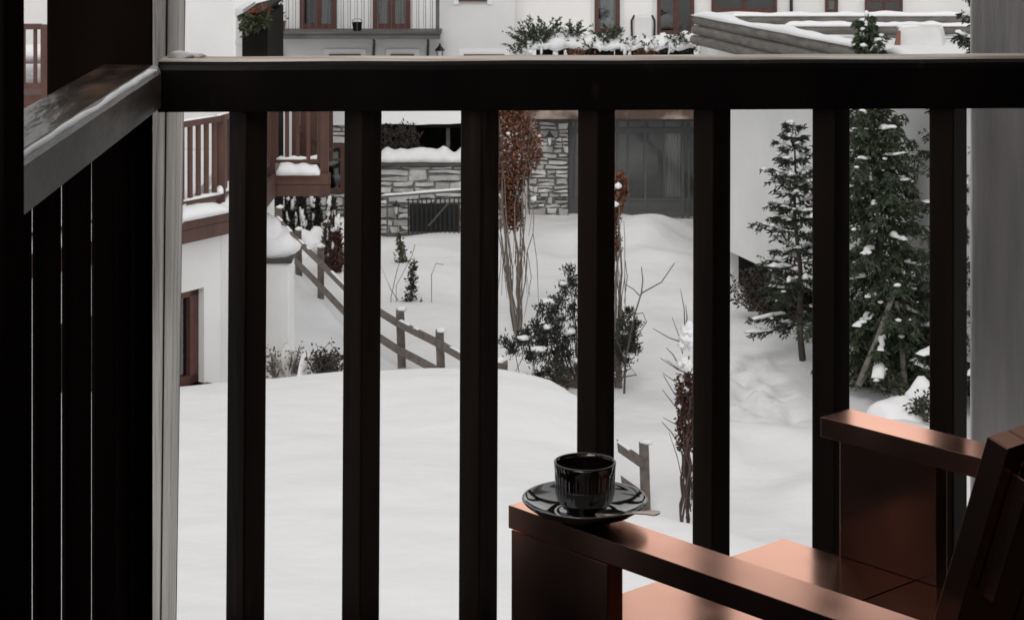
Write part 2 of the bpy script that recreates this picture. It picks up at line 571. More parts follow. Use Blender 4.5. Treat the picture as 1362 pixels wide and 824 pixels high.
b = MB()
k_ = 4.3 / FPX
wl, wm, wr, wmb, wrb = (150 - PX) * k_, (223.5 - PX) * k_, (242 - PX) * k_, (213 - PX) * k_, (225 - PX) * k_
zt_, zb_ = 1.7, 0.05
def wx(top, bot, z):
    return bot + (top - bot) * (z - zb_) / (zt_ - zb_)
b.hexa([(wl, 4.3, -3.6), (wx(wm, wmb, -3.6), 4.3, -3.6), (wx(wm, wmb, -3.6), 4.42, -3.6), (wl, 4.42, -3.6), (wl, 4.3, 2.44), (wx(wm, wmb, 2.44), 4.3, 2.44), (wx(wm, wmb, 2.44), 4.42, 2.44), (wl, 4.42, 2.44)])
b.hexa([(wx(wm, wmb, -3.6) + .0008, 4.308, -3.6), (wx(wr, wrb, -3.6), 4.308, -3.6), (wx(wr, wrb, -3.6), 4.41, -3.6), (wx(wm, wmb, -3.6) + .0008, 4.41, -3.6),
        (wx(wm, wmb, 2.44) + .0008, 4.308, 2.44), (wx(wr, wrb, 2.44), 4.308, 2.44), (wx(wr, wrb, 2.44), 4.41, 2.44), (wx(wm, wmb, 2.44) + .0008, 4.41, 2.44)])
tag(b.build("weathered_post", WEATHERED, bevel=0.003), "weathered grey wooden post standing just outside the balcony corner", "post")

b = MB(); b.prism([(0.974, 4.1), (1.95, 4.1), (1.95, 4.5), (1.10, 4.5)], -3.6, 2.448)
tag(b.build("plaster_pillar", PLASTER, bevel=0.01, seg=3), "rough grey plaster pillar at the right end of the balcony", "pillar")

# front railing: the line of the rail drifts a little away to the right
def rl(x, off=0.0):
    return 3.6 + 0.038 * (x + 0.573) + off


railing = thing("balcony_railing", (0.2, 3.64, 0), "near-black balcony railing with square balusters behind the chair", "railing")
b = MB()
n = 40
prev = []
for i in range(n + 1):                                   # slightly uneven, rounded top rail
    x = -0.564 + (1.42 + 0.564 + 0.35) * i / n
    w = 0.0012 * noise.noise(Vector((x * 6, 0, 0)))
    y0, y1 = rl(x), rl(x, 0.098)
    z0, z1 = 1.081, 1.173 + w
    prof = [(y0, z0 + .003), (y0, z1 - .016), (y0 + .003, z1 - .008), (y0 + .010, z1 - .002), (y0 + .022, z1), (y1 - .012, z1), (y1, z1 - .012), (y1, z0 + .003)]
    prev.append([(x, y, z) for y, z in prof])
for sct in prev:
    b.v.extend(sct)
m_ = len(prev[0])
for i in range(n):
    for j in range(m_):
        b.f.append((i * m_ + j, (i + 1) * m_ + j, (i + 1) * m_ + (j + 1) % m_, i * m_ + (j + 1) % m_))
b.f.append(tuple(range(m_)))
b.f.append(tuple(range((n + 1) * m_ - 1, n * m_ - 1, -1)))
tr = b.build("top_rail", RAILWOOD, railing, smooth=False)
tr.data.materials.append(WORNTOP)
for p in tr.data.polygons:                               # the top is worn down to bare, frosted wood
    if p.center.z > 1.1712 and abs(p.normal.z) > 0.5:
        p.material_index = 1
b = MB(); b.bar((-0.567, rl(-0.567, 0.05), 0.10), (1.6, rl(1.6, 0.05), 0.10), 0.08, 0.09)
b.build("bottom_rail", RAILWOOD, railing, bevel=0.005)
for k, px in enumerate((330.5, 483, 638.5, 793.5, 947, 1105.5, 1261)):
    d = 3.655
    for _ in range(3):
        x = XX(px, d)
        d = rl(x, 0.049)
    rw = random.Random(k)
    h = 0.0347 + rw.uniform(-0.0006, 0.0006)
    b = MB()
    tw = math.radians(rw.uniform(-3, 3))
    pts = [(x + h * math.cos(a + tw), d + h * math.sin(a + tw)) for a in (0, math.pi / 2, math.pi, -math.pi / 2)]
    lean = -0.006 * (1 - (px - 330) / 900)
    vs = [(qx + lean, qy, 0.146) for qx, qy in pts] + [(qx, qy, 1.0835) for qx, qy in pts]
    b.hexa(vs)
    b.build("baluster", DARKWOOD, railing, bevel=0.003)

side = thing("side_railing", (-0.6, 3.0, 0), "dark boarded side railing with a worn, icy top on the left", "railing")
b = MB()
n = 44
R0 = []
for i in range(n + 1):
    y = 2.362 + (3.549 - 2.362) * i / n
    w = 0.0015 * noise.noise(Vector((y * 7, 3, 0)))
    prof = [(-0.55, 1.099), (-0.55, 1.158 + w), (-0.554, 1.167 + w), (-0.563, 1.172 + w), (-0.648, 1.173 + w), (-0.661, 1.163), (-0.661, 1.099)]
    R0.append([(px_, y, z_) for px_, z_ in prof])
for sct in R0:
    b.v.extend(sct)
m_ = len(R0[0])
for i in range(n):
    for j in range(m_):
        b.f.append((i * m_ + j, (i + 1) * m_ + j, (i + 1) * m_ + (j + 1) % m_, i * m_ + (j + 1) % m_))
b.f.append(tuple(range(m_)))
b.f.append(tuple(range((n + 1) * m_ - 1, n * m_ - 1, -1)))
b.build("hand_rail", SIDERAIL, side)
b = MB(); b.box((-0.661, 0.3, 1.099), (-0.55, 2.258, 1.173)); b.build("hand_rail", SIDERAIL, side, bevel=0.006)  # unseen rear stretch of rail, added to darken reflections in the chair
for y0, y1 in ((0.3, 0.52), (0.53, 0.75), (0.76, 0.98), (0.99, 1.21), (1.22, 1.44), (1.45, 1.67), (1.68, 1.90), (1.91, 2.14), (2.15, 2.36), (2.37, 2.528), (2.535, 2.757), (2.7852, 2.950), (2.9805, 3.178), (3.2099, 3.402), (3.415, 3.545)):  # boards nearer than the post are unseen, added to darken chair reflections
    b = MB(); b.box((-0.606, y0, 0.05), (-0.600, y1, 1.097)); b.build("board", BLACKWOOD, side, bevel=0.001)

# frost ridge that also stands in for wet sheen; snow scrap on front rail
b = MB()
pts = []
for i in range(34):
    y = 2.45 + 1.06 * i / 33
    pts.append((-0.5565 + 0.003 * noise.noise(Vector((y * 9, 0, 2))), y, 1.1665))
b.ridge(pts, 0.014, 0.005, seed=3, lump=0.6)
tag(b.build("snow_ridge", SNOWFINE, smooth=True), "thin ridge of frost and painted wet sheen along the inner edge of the left rail", "snow")
b = MB()
b.blob((-0.535, 3.668, 1.177), (0.022, 0.02, 0.009), seed=2, amt=0.5)
b.blob((-0.512, 3.675, 1.175), (0.022, 0.012, 0.006), seed=5, amt=0.5)
tag(b.build("snow_lump", SNOWFINE, smooth=True), "small lump of snow on the front rail by the corner post", "snow")

# ------------------------------------------------------------------ armchair
N0 = Vector((0.039, 2.895, 0))
U = Vector((0.748, 0.663, 0)).normalized()              # across the chair, from its near arm to its far arm
F = Vector((-U.y, U.x, 0))                              # the way the chair faces


def ch(u, f, z):
    p = N0 + U * u + F * f
    return (p.x, p.y, z)


def chbox(mb, u0, u1, f0, f1, z0, z1):
    mb.hexa([ch(u0, f0, z0), ch(u1, f0, z0), ch(u1, f1, z0), ch(u0, f1, z0), ch(u0, f0, z1), ch(u1, f0, z1), ch(u1, f1, z1), ch(u0, f1, z1)])


chair = thing("armchair", ch(0.38, -0.35, 0), "copper-brown painted wooden armchair with wide flat arms carrying a cup", "armchair")
for u0 in (0.0, 0.687):
    b = MB(); chbox(b, u0, u0 + 0.075, -0.70, 0.0, 0.588, 0.62); b.build("armrest", BRONZE, chair, bevel=0.0012)
for u0 in (0.002, 0.731):
    b = MB(); chbox(b, u0, u0 + 0.029, -0.195, -0.004, 0.0, 0.586); b.build("front_leg", BRONZE, chair, bevel=0.0012)
for u0 in (0.006, 0.724):
    b = MB(); chbox(b, u0, u0 + 0.032, -0.60, -0.53, 0.0, 0.586); b.build("rear_leg", BRONZE, chair, bevel=0.0012)
b = MB()
for k in range(3):                                      # three wide seat boards
    f0 = 0.112 - 0.27 * k
    chbox(b, 0.033, 0.729, f0 - 0.266, f0, 0.352 - 0.0, 0.386)
b.build("seat", BRONZE, chair, bevel=0.0012)
b = MB(); chbox(b, 0.05, 0.71, -0.03, 0.0, 0.27, 0.350); b.build("apron", BRONZE, chair, bevel=0.0012)


def back_box(mb, u0, u1, t0, t1, s0, s1):
    """board in the leaning plane of the back: t = through the thickness, s = up the slope from the seat"""
    base_f, base_z, lean = -0.585, 0.386, math.radians(18)
    up = (-math.sin(lean), math.cos(lean))
    nn = (math.cos(lean), math.sin(lean))
    q = []
    for s_ in (s0, s1):
        for u_, t_ in ((u0, t0), (u1, t0), (u1, t1), (u0, t1)):
            q.append(ch(u_, base_f + up[0] * s_ + nn[0] * t_, base_z + up[1] * s_ + nn[1] * t_))
    mb.hexa(q)


for u0 in (0.082, 0.640):
    b = MB(); back_box(b, u0, u0 + 0.04, -0.03, 0.0, -0.08, 0.495); b.build("back_post", BRONZE, chair, bevel=0.0012)
b = MB(); back_box(b, 0.124, 0.638, -0.03, 0.0, 0.395, 0.495); b.build("back_rail", BRONZE, chair, bevel=0.0012)
for k in range(5):
    u0 = 0.130 + 0.101 * k
    b = MB(); back_box(b, u0, u0 + 0.094, -0.024, -0.006, 0.02, 0.393); b.build("slat", BRONZE, chair, bevel=0.0012)
b = MB(); back_box(b, 0.105, 0.66, -0.055, -0.031, 0.30, 0.46); b.build("brace", BRONZE, chair, bevel=0.0012)

# ------------------------------------------------------------------ cup, saucer, spoon
cc = Vector(ch(0.0387, -0.1145, 0.6205))
b = MB()
prof = [(0.0001, 0.003), (0.028, 0.003), (0.030, 0.0), (0.034, 0.0), (0.036, 0.004), (0.052, 0.007), (0.072, 0.0145), (0.0815, 0.0215), (0.0858, 0.0255),
        (0.0868, 0.0275), (0.0858, 0.0288), (0.0835, 0.0282), (0.0790, 0.0240), (0.070, 0.0185), (0.052, 0.0125), (0.040, 0.0105), (0.034, 0.0110), (0.030, 0.0085), (0.0001, 0.0085)]
b.lathe(prof, (cc.x, cc.y, cc.z), 72)
tag(b.build("saucer", GLAZE, smooth=True), "glossy black saucer on the near arm of the chair", "saucer")

cup = thing("cup", (cc.x, cc.y, cc.z + 0.0088), "glossy black ribbed coffee cup on a black saucer", "cup")
b = MB()
outer = [(0.0001, 0.0), (0.024, 0.0), (0.0255, 0.002), (0.0265, 0.006), (0.033, 0.011), (0.0385, 0.018), (0.0405, 0.026), (0.0410, 0.030), (0.0412, 0.036), (0.0414, 0.044),
         (0.0416, 0.052), (0.0418, 0.057), (0.0422, 0.060), (0.0425, 0.0665), (0.0423, 0.0682), (0.0412, 0.0690), (0.0401, 0.0682), (0.0397, 0.064), (0.0393, 0.05), (0.0385, 0.03), (0.035, 0.017), (0.025, 0.0095), (0.0001, 0.008)]
rib = {6: 0.3, 7: 0.8, 8: 1, 9: 1, 10: 1, 11: 0.5}
b.lathe(outer, tuple(cup.location), 176, fn=lambda i, t: -0.0007 * rib.get(i, 0) * (0.5 + 0.5 * math.cos(40 * t)) ** 2)
b.build("body", GLAZE, cup, smooth=True)
b = MB(); b.lathe([(0.0413 + 0.0016 * math.cos(a_), 0.0690 + 0.0011 * math.sin(a_)) for a_ in [2 * math.pi * i_ / 12 for i_ in range(13)]], tuple(cup.location), 96)
b.build("rim", RIMSHEEN, cup, smooth=True)
b = MB()
hd = Vector((0.30, 1.0, 0)).normalized()
pts = []
for i in range(13):
    a = math.radians(-75 + 150 * i / 12)
    pts.append(Vector(cup.location) + hd * (0.0385 + 0.026 * math.cos(a)) + Vector((0, 0, 0.042 + 0.023 * math.sin(a))))
b.tube(pts, 0.0042, 10)
b.build("handle", GLAZE, cup, smooth=True)

b = MB()
tip = W(876, 687.5, 2.745)                              # end of the handle, above the arm
bowl = W(812, 679, 2.775)
bowl.z = cc.z + 0.026
tip.z = cc.z + 0.036
d = (tip - bowl).normalized()
sd_ = d.cross(Vector((0, 0, 1))).normalized()
if sd_.y > 0:
    sd_ = -sd_
sd_ = (sd_ * math.cos(0.26) - Vector((0, 0, 1)) * math.sin(0.26)).normalized()
L = (tip - bowl).length
secs = [(-0.022, 0.0015, -0.001), (-0.018, 0.0075, -0.0045), (-0.008, 0.0105, -0.007), (0.004, 0.0100, -0.0065), (0.014, 0.0060, -0.003), (0.022, 0.0026, 0.0), (L * 0.55, 0.0030, 0.001), (L * 0.75, 0.0046, 0.001), (L * 0.92, 0.0062, 0.0), (L * 0.99, 0.0048, 0.0), (L + 0.002, 0.001, 0.0)]
vs, fs = [], []
for s_, w_, dz in secs:
    c_ = bowl + d * s_
    for j, q in enumerate((-1, -0.5, 0, 0.5, 1)):
        zz = dz * (1 - q * q) if dz < 0 else dz
        vs.append(c_ + sd_ * w_ * q + Vector((0, 0, zz + 0.0007)))
    for j, q in enumerate((-1, -0.5, 0, 0.5, 1)):
        zz = dz * (1 - q * q) if dz < 0 else dz
        vs.append(c_ + sd_ * w_ * q + Vector((0, 0, zz - 0.0007)))
for i in range(len(secs) - 1):
    for j in range(4):
        fs.append((i * 10 + j, (i + 1) * 10 + j, (i + 1) * 10 + j + 1, i * 10 + j + 1))
        fs.append((i * 10 + 5 + j, i * 10 + 6 + j, (i + 1) * 10 + 6 + j, (i + 1) * 10 + 5 + j))
    fs.append((i * 10, i * 10 + 5, (i + 1) * 10 + 5, (i + 1) * 10))
    fs.append((i * 10 + 4, (i + 1) * 10 + 4, (i + 1) * 10 + 9, i * 10 + 9))
b.add(vs, fs)
tag(b.build("spoon", STEEL, smooth=True), "small metal teaspoon resting across the black saucer", "spoon")


# ------------------------------------------------------------------ building helpers
def rubble(mb, o, ux, w, h, nrm, seed, row=(0.14, 0.30), wid=(0.22, 0.75), proud=0.05, gap=0.022):
    """irregular coursed stones on a wall face starting at o, ux along, z up"""
    r = random.Random(seed)
    o, ux, nrm = Vector(o), Vector(ux).normalized(), Vector(nrm).normalized()
    z = 0.0
    while z < h - 0.05:
        rh = min(r.uniform(*row), h - z)
        x = 0.0
        while x < w - 0.04:
            rw_ = min(r.uniform(*wid), w - x)
            if w - x - rw_ < 0.12:
                rw_ = w - x
            split = [(0, rh)]
            if rh > 0.17 and r.random() < 0.5:
                k = rh * r.uniform(0.35, 0.65)
                split = [(0, k), (k, rh)]
            for s0, s1 in split:
                j = lambda a=0.03: r.uniform(-a, a) * 1.6
                c = [(x + gap + j(.02), z + s0 + gap + j(.02)), (x + rw_ / 2 + j(.06), z + s0 + gap + j(.018)), (x + rw_ - gap + j(.02), z + s0 + gap + j(.02)),
                     (x + rw_ - gap + j(.02), z + s1 - gap + j(.02)), (x + rw_ / 2 + j(.06), z + s1 - gap + j(.018)), (x + gap + j(.02), z + s1 - gap + j(.02))]
                p_ = proud * r.uniform(0.5, 1.2)
                cx, cz = sum(a for a, _ in c) / 6, sum(q for _, q in c) / 6
                vs = [o + ux * a + Vector((0, 0, q)) for a, q in c]
                vs += [o + ux * (a + (cx - a) * 0.10) + Vector((0, 0, q + (cz - q) * 0.14)) + nrm * p_ for a, q in c]
                fs = [(6, 7, 8, 9, 10, 11)] + [(i, (i + 1) % 6, 6 + (i + 1) % 6, 6 + i) for i in range(6)]
                mb.add(vs, fs)
            x += rw_
        z += rh


def window(parent, px0, px1, py0, py1, d, frame_m, leaves=2, curtain=True, glass=PANE, surround=None, fw=0.075, transom=None, name="window"):
    """a casement window standing 2 cm proud of a wall face at distance d"""
    x0, x1, z1, z0 = XX(px0, d), XX(px1, d), ZZ(py0, d), ZZ(py1, d)
    y = d - 0.02
    b = MB()
    b.box((x0, y - 0.07, z0), (x0 + fw, y, z1)); b.box((x1 - fw, y - 0.07, z0), (x1, y, z1))
    b.box((x0 + fw, y - 0.066, z1 - fw), (x1 - fw, y, z1)); b.box((x0 + fw, y - 0.066, z0), (x1 - fw, y, z0 + fw * 1.2))
    for k in range(1, leaves):
        xm = x0 + (x1 - x0) * k / leaves
        b.box((xm - fw * 0.7, y - 0.062, z0 + fw * 1.2), (xm + fw * 0.7, y, z1 - fw))
    if transom:
        zt = ZZ(transom, d)
        b.box((x0 + fw, y - 0.058, zt - 0.03), (x1 - fw, y, zt + 0.03))
    fr = b.build(name, frame_m, parent)
    b = MB(); b.box((x0 + fw * 0.5, y - 0.004, z0 + fw * 0.5), (x1 - fw * 0.5, y + 0.016, z1 - fw * 0.5)); b.build("room_backing", DARK, fr)  # flat dark panel painted as the shade behind the pane
    if curtain:
        b = MB()
        xa = x0 + fw
        n = 60
        vs, fs = [], []
        for i in range(n + 1):
            t = i / n
            gap = abs((t * leaves) % 1 - 0.5)
            xx = xa + (x1 - x0 - 2 * fw) * t
            yy = y - 0.012 - 0.005 * math.sin(t * 46) - 0.002 * math.sin(t * 97)
            vs += [(xx, yy, z0 + fw), (xx, yy, z1 - fw)]
        for i in range(n):
            t = (i + 0.5) / n
            q = (t * leaves) % 1
            if 0.12 < q < 0.86:
                fs.append((2 * i, 2 * i + 2, 2 * i + 3, 2 * i + 1))
        b.add(vs, fs)
        b.build("curtain", CURTAIN, fr)
    b = MB(); b.box((x0 + fw, y - 0.034, z0 + fw), (x1 - fw, y - 0.028, z1 - fw)); b.build("pane", glass, fr)
    if surround:
        s = surround
        b = MB()
        b.box((x0 - s, d - 0.045, z0 - s * 0.6), (x0, d - 0.002, z1 + s)); b.box((x1, d - 0.045, z0 - s * 0.6), (x1 + s, d - 0.002, z1 + s))
        b.box((x0, d - 0.042, z1), (x1, d - 0.002, z1 + s))
        b.build("surround", TRIMWHITE, fr)
    return fr


def lantern(px, py, d, h, label, wall_d):
    """a small forged wall lantern: cap, glass cage, bracket"""
    p = W(px, py, d)
    t = thing("wall_lantern", p, label, "lantern", "wall lanterns of the houses")
    k = h
    b = MB()
    b.lathe([(0.001, 0.55 * k), (0.04 * k, 0.50 * k), (0.06 * k, 0.42 * k), (0.16 * k, 0.30 * k), (0.26 * k, 0.20 * k), (0.26 * k, 0.17 * k), (0.001, 0.17 * k)], tuple(p), 8)
    b.build("cap", IRON, t)
    b = MB()
    b.lathe([(0.001, 0.165 * k), (0.19 * k, 0.165 * k), (0.12 * k, -0.28 * k), (0.001, -0.28 * k)], tuple(p), 8)
    b.build("glass", LAMPGLASS, t)
    b = MB()
    for i in range(4):
        a = math.pi / 4 + i * math.pi / 2
        b.tube([p + Vector((0.2 * k * math.cos(a), 0.2 * k * math.sin(a), 0.165 * k)), p + Vector((0.13 * k * math.cos(a), 0.13 * k * math.sin(a), -0.29 * k))], 0.022 * k, 4)
    b.tube([p + Vector((0, 0, -0.29 * k)), p + Vector((0, 0.05, -0.36 * k)), Vector((p.x, wall_d - 0.002, p.z - 0.25 * k))], 0.03 * k, 6)
    b.build("bracket", IRON, t)
    return t


# ------------------------------------------------------------------ the white house on the left with its brown balcony
A0 = Vector((-5.29, 20.2, 0)); A1 = Vector((-2.89, 23.7, 0)); A2 = Vector((-2.69, 24.6, 0)); C0 = Vector((-2.63, 26.3, 0)); E0 = Vector((-1.94, 26.3, 0))
wdir = (A1 - A0).normalized()
wn_ = Vector((wdir.y, -wdir.x, 0))
house = thing("white_house", (-4.2, 25, GZ), "white rendered house on the left with a brown timber balcony", "house")
b = MB()
ins = [A0 - wn_ * 0.12, A1 - wn_ * 0.12, Vector((-2.80, 24.6, 0)), Vector((-2.80, 28, 0)), Vector((-12, 28, 0)), Vector((-12, 20.2, 0))]
# lower storey, with an opening for the window left between four pieces
b2 = MB()
w0 = A0 + wdir * 1.55 - wn_ * 0.12
w1 = A0 + wdir * 3.95 - wn_ * 0.12
zt, zb = -3.38, -4.47


def wallslab(mb, p, q, z0, z1, th=0.3, back=None):
    nn = wn_
    mb.hexa([(*p.xy, z0), (*q.xy, z0), (*(q - nn * th).xy, z0), (*(p - nn * th).xy, z0), (*p.xy, z1), (*q.xy, z1), (*(q - nn * th).xy, z1), (*(p - nn * th).xy, z1)])


wallslab(b2, A0 - wn_ * 0.12, w0, GZ - 0.5, -2.82)
wallslab(b2, w1, A1 - wn_ * 0.12, GZ - 0.5, -2.82)
wallslab(b2, w0, w1, GZ - 0.5, zb)
wallslab(b2, w0, w1, zt, -2.82)
b2.hexa([(-3.05, 24.02, GZ - .5), (-2.89 - 0.10, 23.76, GZ - .5), (-2.80, 24.7, GZ - .5), (-3.05, 24.8, GZ - .5),
         (-3.05, 24.02, -2.82), (-2.89 - 0.10, 23.76, -2.82), (-2.80, 24.7, -2.82), (-3.05, 24.8, -2.82)])
b2.box((-3.1, 24.7, GZ - 0.5), (-2.80, 28, -2.82))
b2.prism([(-12, 27.5), (-3.30, 27.5), (-4.5, 36), (-12, 36)], -2.82, 4.5)   # upper storey behind the balcony
b2.build("wall", WHITEWALL, house)
# window
fr = MB()
wc0, wc1 = w0 - wn_ * 0.12, w1 - wn_ * 0.12
for (p, q, z0, z1) in ((wc0, wc0 + wdir * 0.12, zb, zt), (wc1 - wdir * 0.14, wc1, zb, zt), (wc0, wc1, zt - 0.09, zt), (wc0, wc1, zb, zb + 0.1), (wc0 + wdir * 1.05, wc0 + wdir * 1.15, zb, zt)):
    fr.bar((*((p + q) / 2 + (q - p) * 0.5).xy, (z0 + z1) / 2), (*((p + q) / 2 - (q - p) * 0.5).xy, (z0 + z1) / 2), 0.07, z1 - z0)
wf = fr.build("window", REDBROWN, house)
b = MB(); wallslab(b, wc0 - wn_ * 0.25, wc1 - wn_ * 0.25, zb, zt, 0.03); b.build("room_backing", DARK, wf)
b = MB(); wallslab(b, wc0 - wn_ * 0.02, wc1 - wn_ * 0.02, zb + 0.09, zt - 0.08, 0.006); b.build("pane", PANE, wf)
b = MB()
vs, fs = [], []
for i in range(50):
    t = i / 49
    p = wc0 + wdir * (1.18 + 0.78 * t) - wn_ * (0.12 + 0.025 * math.sin(t * 30))
    flare = 1 - 0.0 * t
    vs += [(p.x, p.y, zb + 0.05 + 0.5 * max(0, 0.6 - t)), (p.x, p.y, zt - 0.05)]
for i in range(49):
    fs.append((2 * i, 2 * i + 2, 2 * i + 3, 2 * i + 1))
b.add(vs, fs); b.build("curtain", CURTAIN, wf)
b = MB(); b.bar((*(w0 - wdir * 0.05 + wn_ * 0.02).xy, zb - 0.03), (*(w1 + wdir * 0.05 + wn_ * 0.02).xy, zb - 0.03), 0.24, 0.06); b.build("sill", REDBROWN, wf)

# balcony deck fascias
RZ, BZ, DZ = -1.48, -2.37, -2.50
b = MB()
path = [A0, A1, A2, C0, E0, Vector((-2.25, 27.55, 0))]
bal = MB()
for i in range(len(path) - 1):
    p, q = path[i], path[i + 1]
    for zc, h in ((DZ - 0.075, 0.135), (DZ - 0.222, 0.145)):
        bal.bar((p.x, p.y, zc), (q.x, q.y, zc), 0.06 if zc > DZ - 0.1 else 0.05, h)
bal.prism([(p.x - 0.05, p.y + 0.05) for p in path] + [(-3.3, 27.49), (-8, 27.49), (-8, 20.4)], DZ - 0.28, DZ - 0.06)
bo = bal.build("balcony", BROWN, house)
# boarding behind rail
inset = [A0 + Vector((-.12, .06, 0)), A1 + Vector((-.13, .03, 0)), A2 + Vector((-.13, .05, 0)), C0 + Vector((-.06, .16, 0)), E0 + Vector((-0.06, .13, 0)), Vector((-2.33, 27.45, 0))]
rr = MB()
for i in range(len(inset) - 1):
    p, q = inset[i], inset[i + 1]
    rr.bar((p.x, p.y, RZ), (q.x, q.y, RZ), 0.09, 0.07)
    rr.bar((p.x, p.y, BZ), (q.x, q.y, BZ), 0.05, 0.05)
rr.build("balcony_rail", BROWN, bo)
nb = 0
for i in range(len(inset) - 1):
    p, q = inset[i], inset[i + 1]
    ln = (q - p).length
    n = max(1, int(ln / (0.135 if i != 4 else 0.10)))
    for k in range(n):
        c = p + (q - p) * ((k + 0.5) / n)
        rr = MB()
        rr.bar((c.x, c.y, BZ + 0.025), (c.x, c.y, RZ - 0.035), 0.038, 0.05, up=(q - p).normalized())
        rr.build("baluster", BROWN, bo)
for p in (A0 + wdir * 3.53 + Vector((-.1, .05, 0)), inset[1] + Vector((0.02, 0.1, 0)), inset[3], inset[4], A0 + wdir * 1.2 + Vector((-.1, .05, 0))):
    rr = MB(); rr.bar((p.x, p.y, DZ - 0.05), (p.x, p.y, RZ + 0.03), 0.10, 0.10, up=(1, 0, 0)); rr.build("post", BROWN, bo)
rr = MB()
for i in range(5):                                                   # timber screen rising behind the far end
    p, q = inset[3], inset[4]
    rr.box((-2.50 + 0.11 * i, 27.30 + 0.012 * (i % 2), DZ), (-2.395 + 0.11 * i, 27.34 + 0.012 * (i % 2), RZ + 0.08))
rr.build("screen", BROWN, bo)
rr = MB()
rr.bar((-2.42, 26.75, -2.02), (-1.95, 26.75, -2.30), 0.05, 0.07)
rr.build("brace", BROWN, bo)
sn = MB()
for i in range(0, 2):
    p, q = (A0, A1, A2)[i], (A0, A1, A2)[i + 1]
    off = Vector((-.04, .02, 0))
    npt = 20
    sn.ridge([(*(p + off + (q - p) * (k / npt)).xy, DZ - 0.03) for k in range(npt + 1)], 0.26, 0.10, seed=7 + i, lump=0.7)
    sn.ridge([(*(inset[i] + (inset[i + 1] - inset[i]) * (k / npt)).xy, BZ + 0.02) for k in range(npt + 1)], 0.09, 0.07, seed=3 + i, lump=0.9)
    sn.ridge([(*(inset[i] + (inset[i + 1] - inset[i]) * (k / npt)).xy, RZ + 0.032) for k in range(npt + 1)], 0.08, 0.015, seed=13 + i, lump=0.9)
sn.ridge([(-2.60 + 0.55 * k / 12, 26.34, DZ - 0.02) for k in range(13)], 0.26, 0.14, seed=11)
sn.ridge([(-2.62 + 0.66 * k / 12, 26.45, BZ + 0.02) for k in range(13)], 0.07, 0.045, seed=19, lump=0.9)
sn.build("snow", SNOWFINE, bo, smooth=True)
sn = MB(); sn.box((-12, 22.0, DZ - 0.055), (-3.32, 27.48, DZ + 0.12)); sn.box((-3.32, 24.9, DZ - 0.054), (-2.75, 27.0, DZ + 0.02))
sn.build("deck_snow", SNOW, bo)
# corner of the upper balcony
ub = MB()
ux0, ux1, uy = XX(25, 24), XX(68, 24), 24
ub.box((XX(55, 24), uy - 0.05, ZZ(125, 24) - 0.6), (XX(67, 24), uy + 0.06, ZZ(33, 24)))
ub.box((ux0 - 1.2, uy - 0.045, ZZ(39, 24)), (XX(55, 24) - 0.002, uy + 0.045, ZZ(32, 24)))
ub.box((ux0 - 1.2, uy - 0.045, ZZ(118, 24)), (XX(55, 24) - 0.002, uy + 0.045, ZZ(111, 24)))
u_o = ub.build("upper_balcony", BROWN, house)
ub = MB(); ub.box((ux0 - 1.2, uy, ZZ(170, 24)), (ux1, 27.49, ZZ(125, 24) - 0.01)); ub.build("deck", REDBROWN, u_o)
for k in range(5):
    ub = MB(); xx = XX(47, 24) - 0.135 * k
    ub.box((xx - 0.02, uy - 0.02, ZZ(111, 24)), (xx + 0.02, uy + 0.02, ZZ(39, 24))); ub.build("baluster", BROWN, u_o)
ub = MB(); ub.blob((XX(45, 25), 25, ZZ(72, 25)), (0.5, 0.3, 0.12), seed=3); ub.blob((XX(45, 25.5), 25.5, ZZ(100, 25.5)), (0.6, 0.3, 0.16), seed=8)
ub.build("snow", SNOWFINE, u_o, smooth=True)

# garden pier beside it, with a snow cap
pier = thing("garden_pier", (-2.52, 26.1, GZ), "white rendered garden pier capped with snow beside the white house", "pier")
b = MB(); b.box((-2.95, 25.9, GZ - 0.5), (XX(385, 25.9), 26.6, ZZ(350, 25.9))); b.build("shaft", WHITEWALL, pier, bevel=0.02)
b = MB(); b.box((-2.97, 25.86, ZZ(350, 25.9) + 0.002), (XX(388, 25.86), 26.64, ZZ(345, 25.9))); b.build("coping", BOULDER, pier, bevel=0.01)
b = MB(); b.blob((-2.62, 26.25, ZZ(345, 25.9) + 0.12), (0.30, 0.34, 0.24), seed=4, amt=0.3, sub=3); b.blob((-2.78, 26.2, ZZ(338, 25.9) + 0.2), (0.24, 0.3, 0.30), seed=9, amt=0.3, sub=3)
b.build("snow", SNOWFINE, pier, smooth=True)

# ------------------------------------------------------------------ grey chalet behind, with the timber gallery
D1 = 57.0
chalet = thing("grey_chalet", (-2.5, 60, GZ), "pale grey chalet behind with a white boarded timber gallery", "house")
b = MB(); b.box((XX(355, D1), D1, GZ - 0.3), (XX(685, D1), 66, 4.6)); b.build("wall", GREYWALL, chalet)
b = MB()
xa, xb = XX(352, D1) - 0.4, XX(685, D1)
b.hexa([(xa, 56.2, 4.5), (xb, 56.2, 4.5), (xb, 61.5, 7.0), (xa, 61.5, 7.0), (xa, 56.2, 4.8), (xb, 56.2, 4.8), (xb, 61.5, 7.3), (xa, 61.5, 7.3)])
b.hexa([(xa, 61.5, 7.0), (xb, 61.5, 7.0), (xb, 66.5, 4.5), (xa, 66.5, 4.5), (xa, 61.5, 7.3), (xb, 61.5, 7.3), (xb, 66.5, 4.8), (xa, 66.5, 4.8)])
b.build("roof", SNOW, chalet)
b = MB()
x = XX(372, D1)
while x < XX(581, D1) - 0.1:                                           # vertical boards of the gallery wall
    b.box((x, D1 - 0.045 - 0.012 * (int(x * 50) % 2), ZZ(42, D1)), (x + 0.175, D1 - 0.002, ZZ(-70, D1)))
    x += 0.19
b.build("gallery_boarding", BOARDS, chalet)
gal = MB()
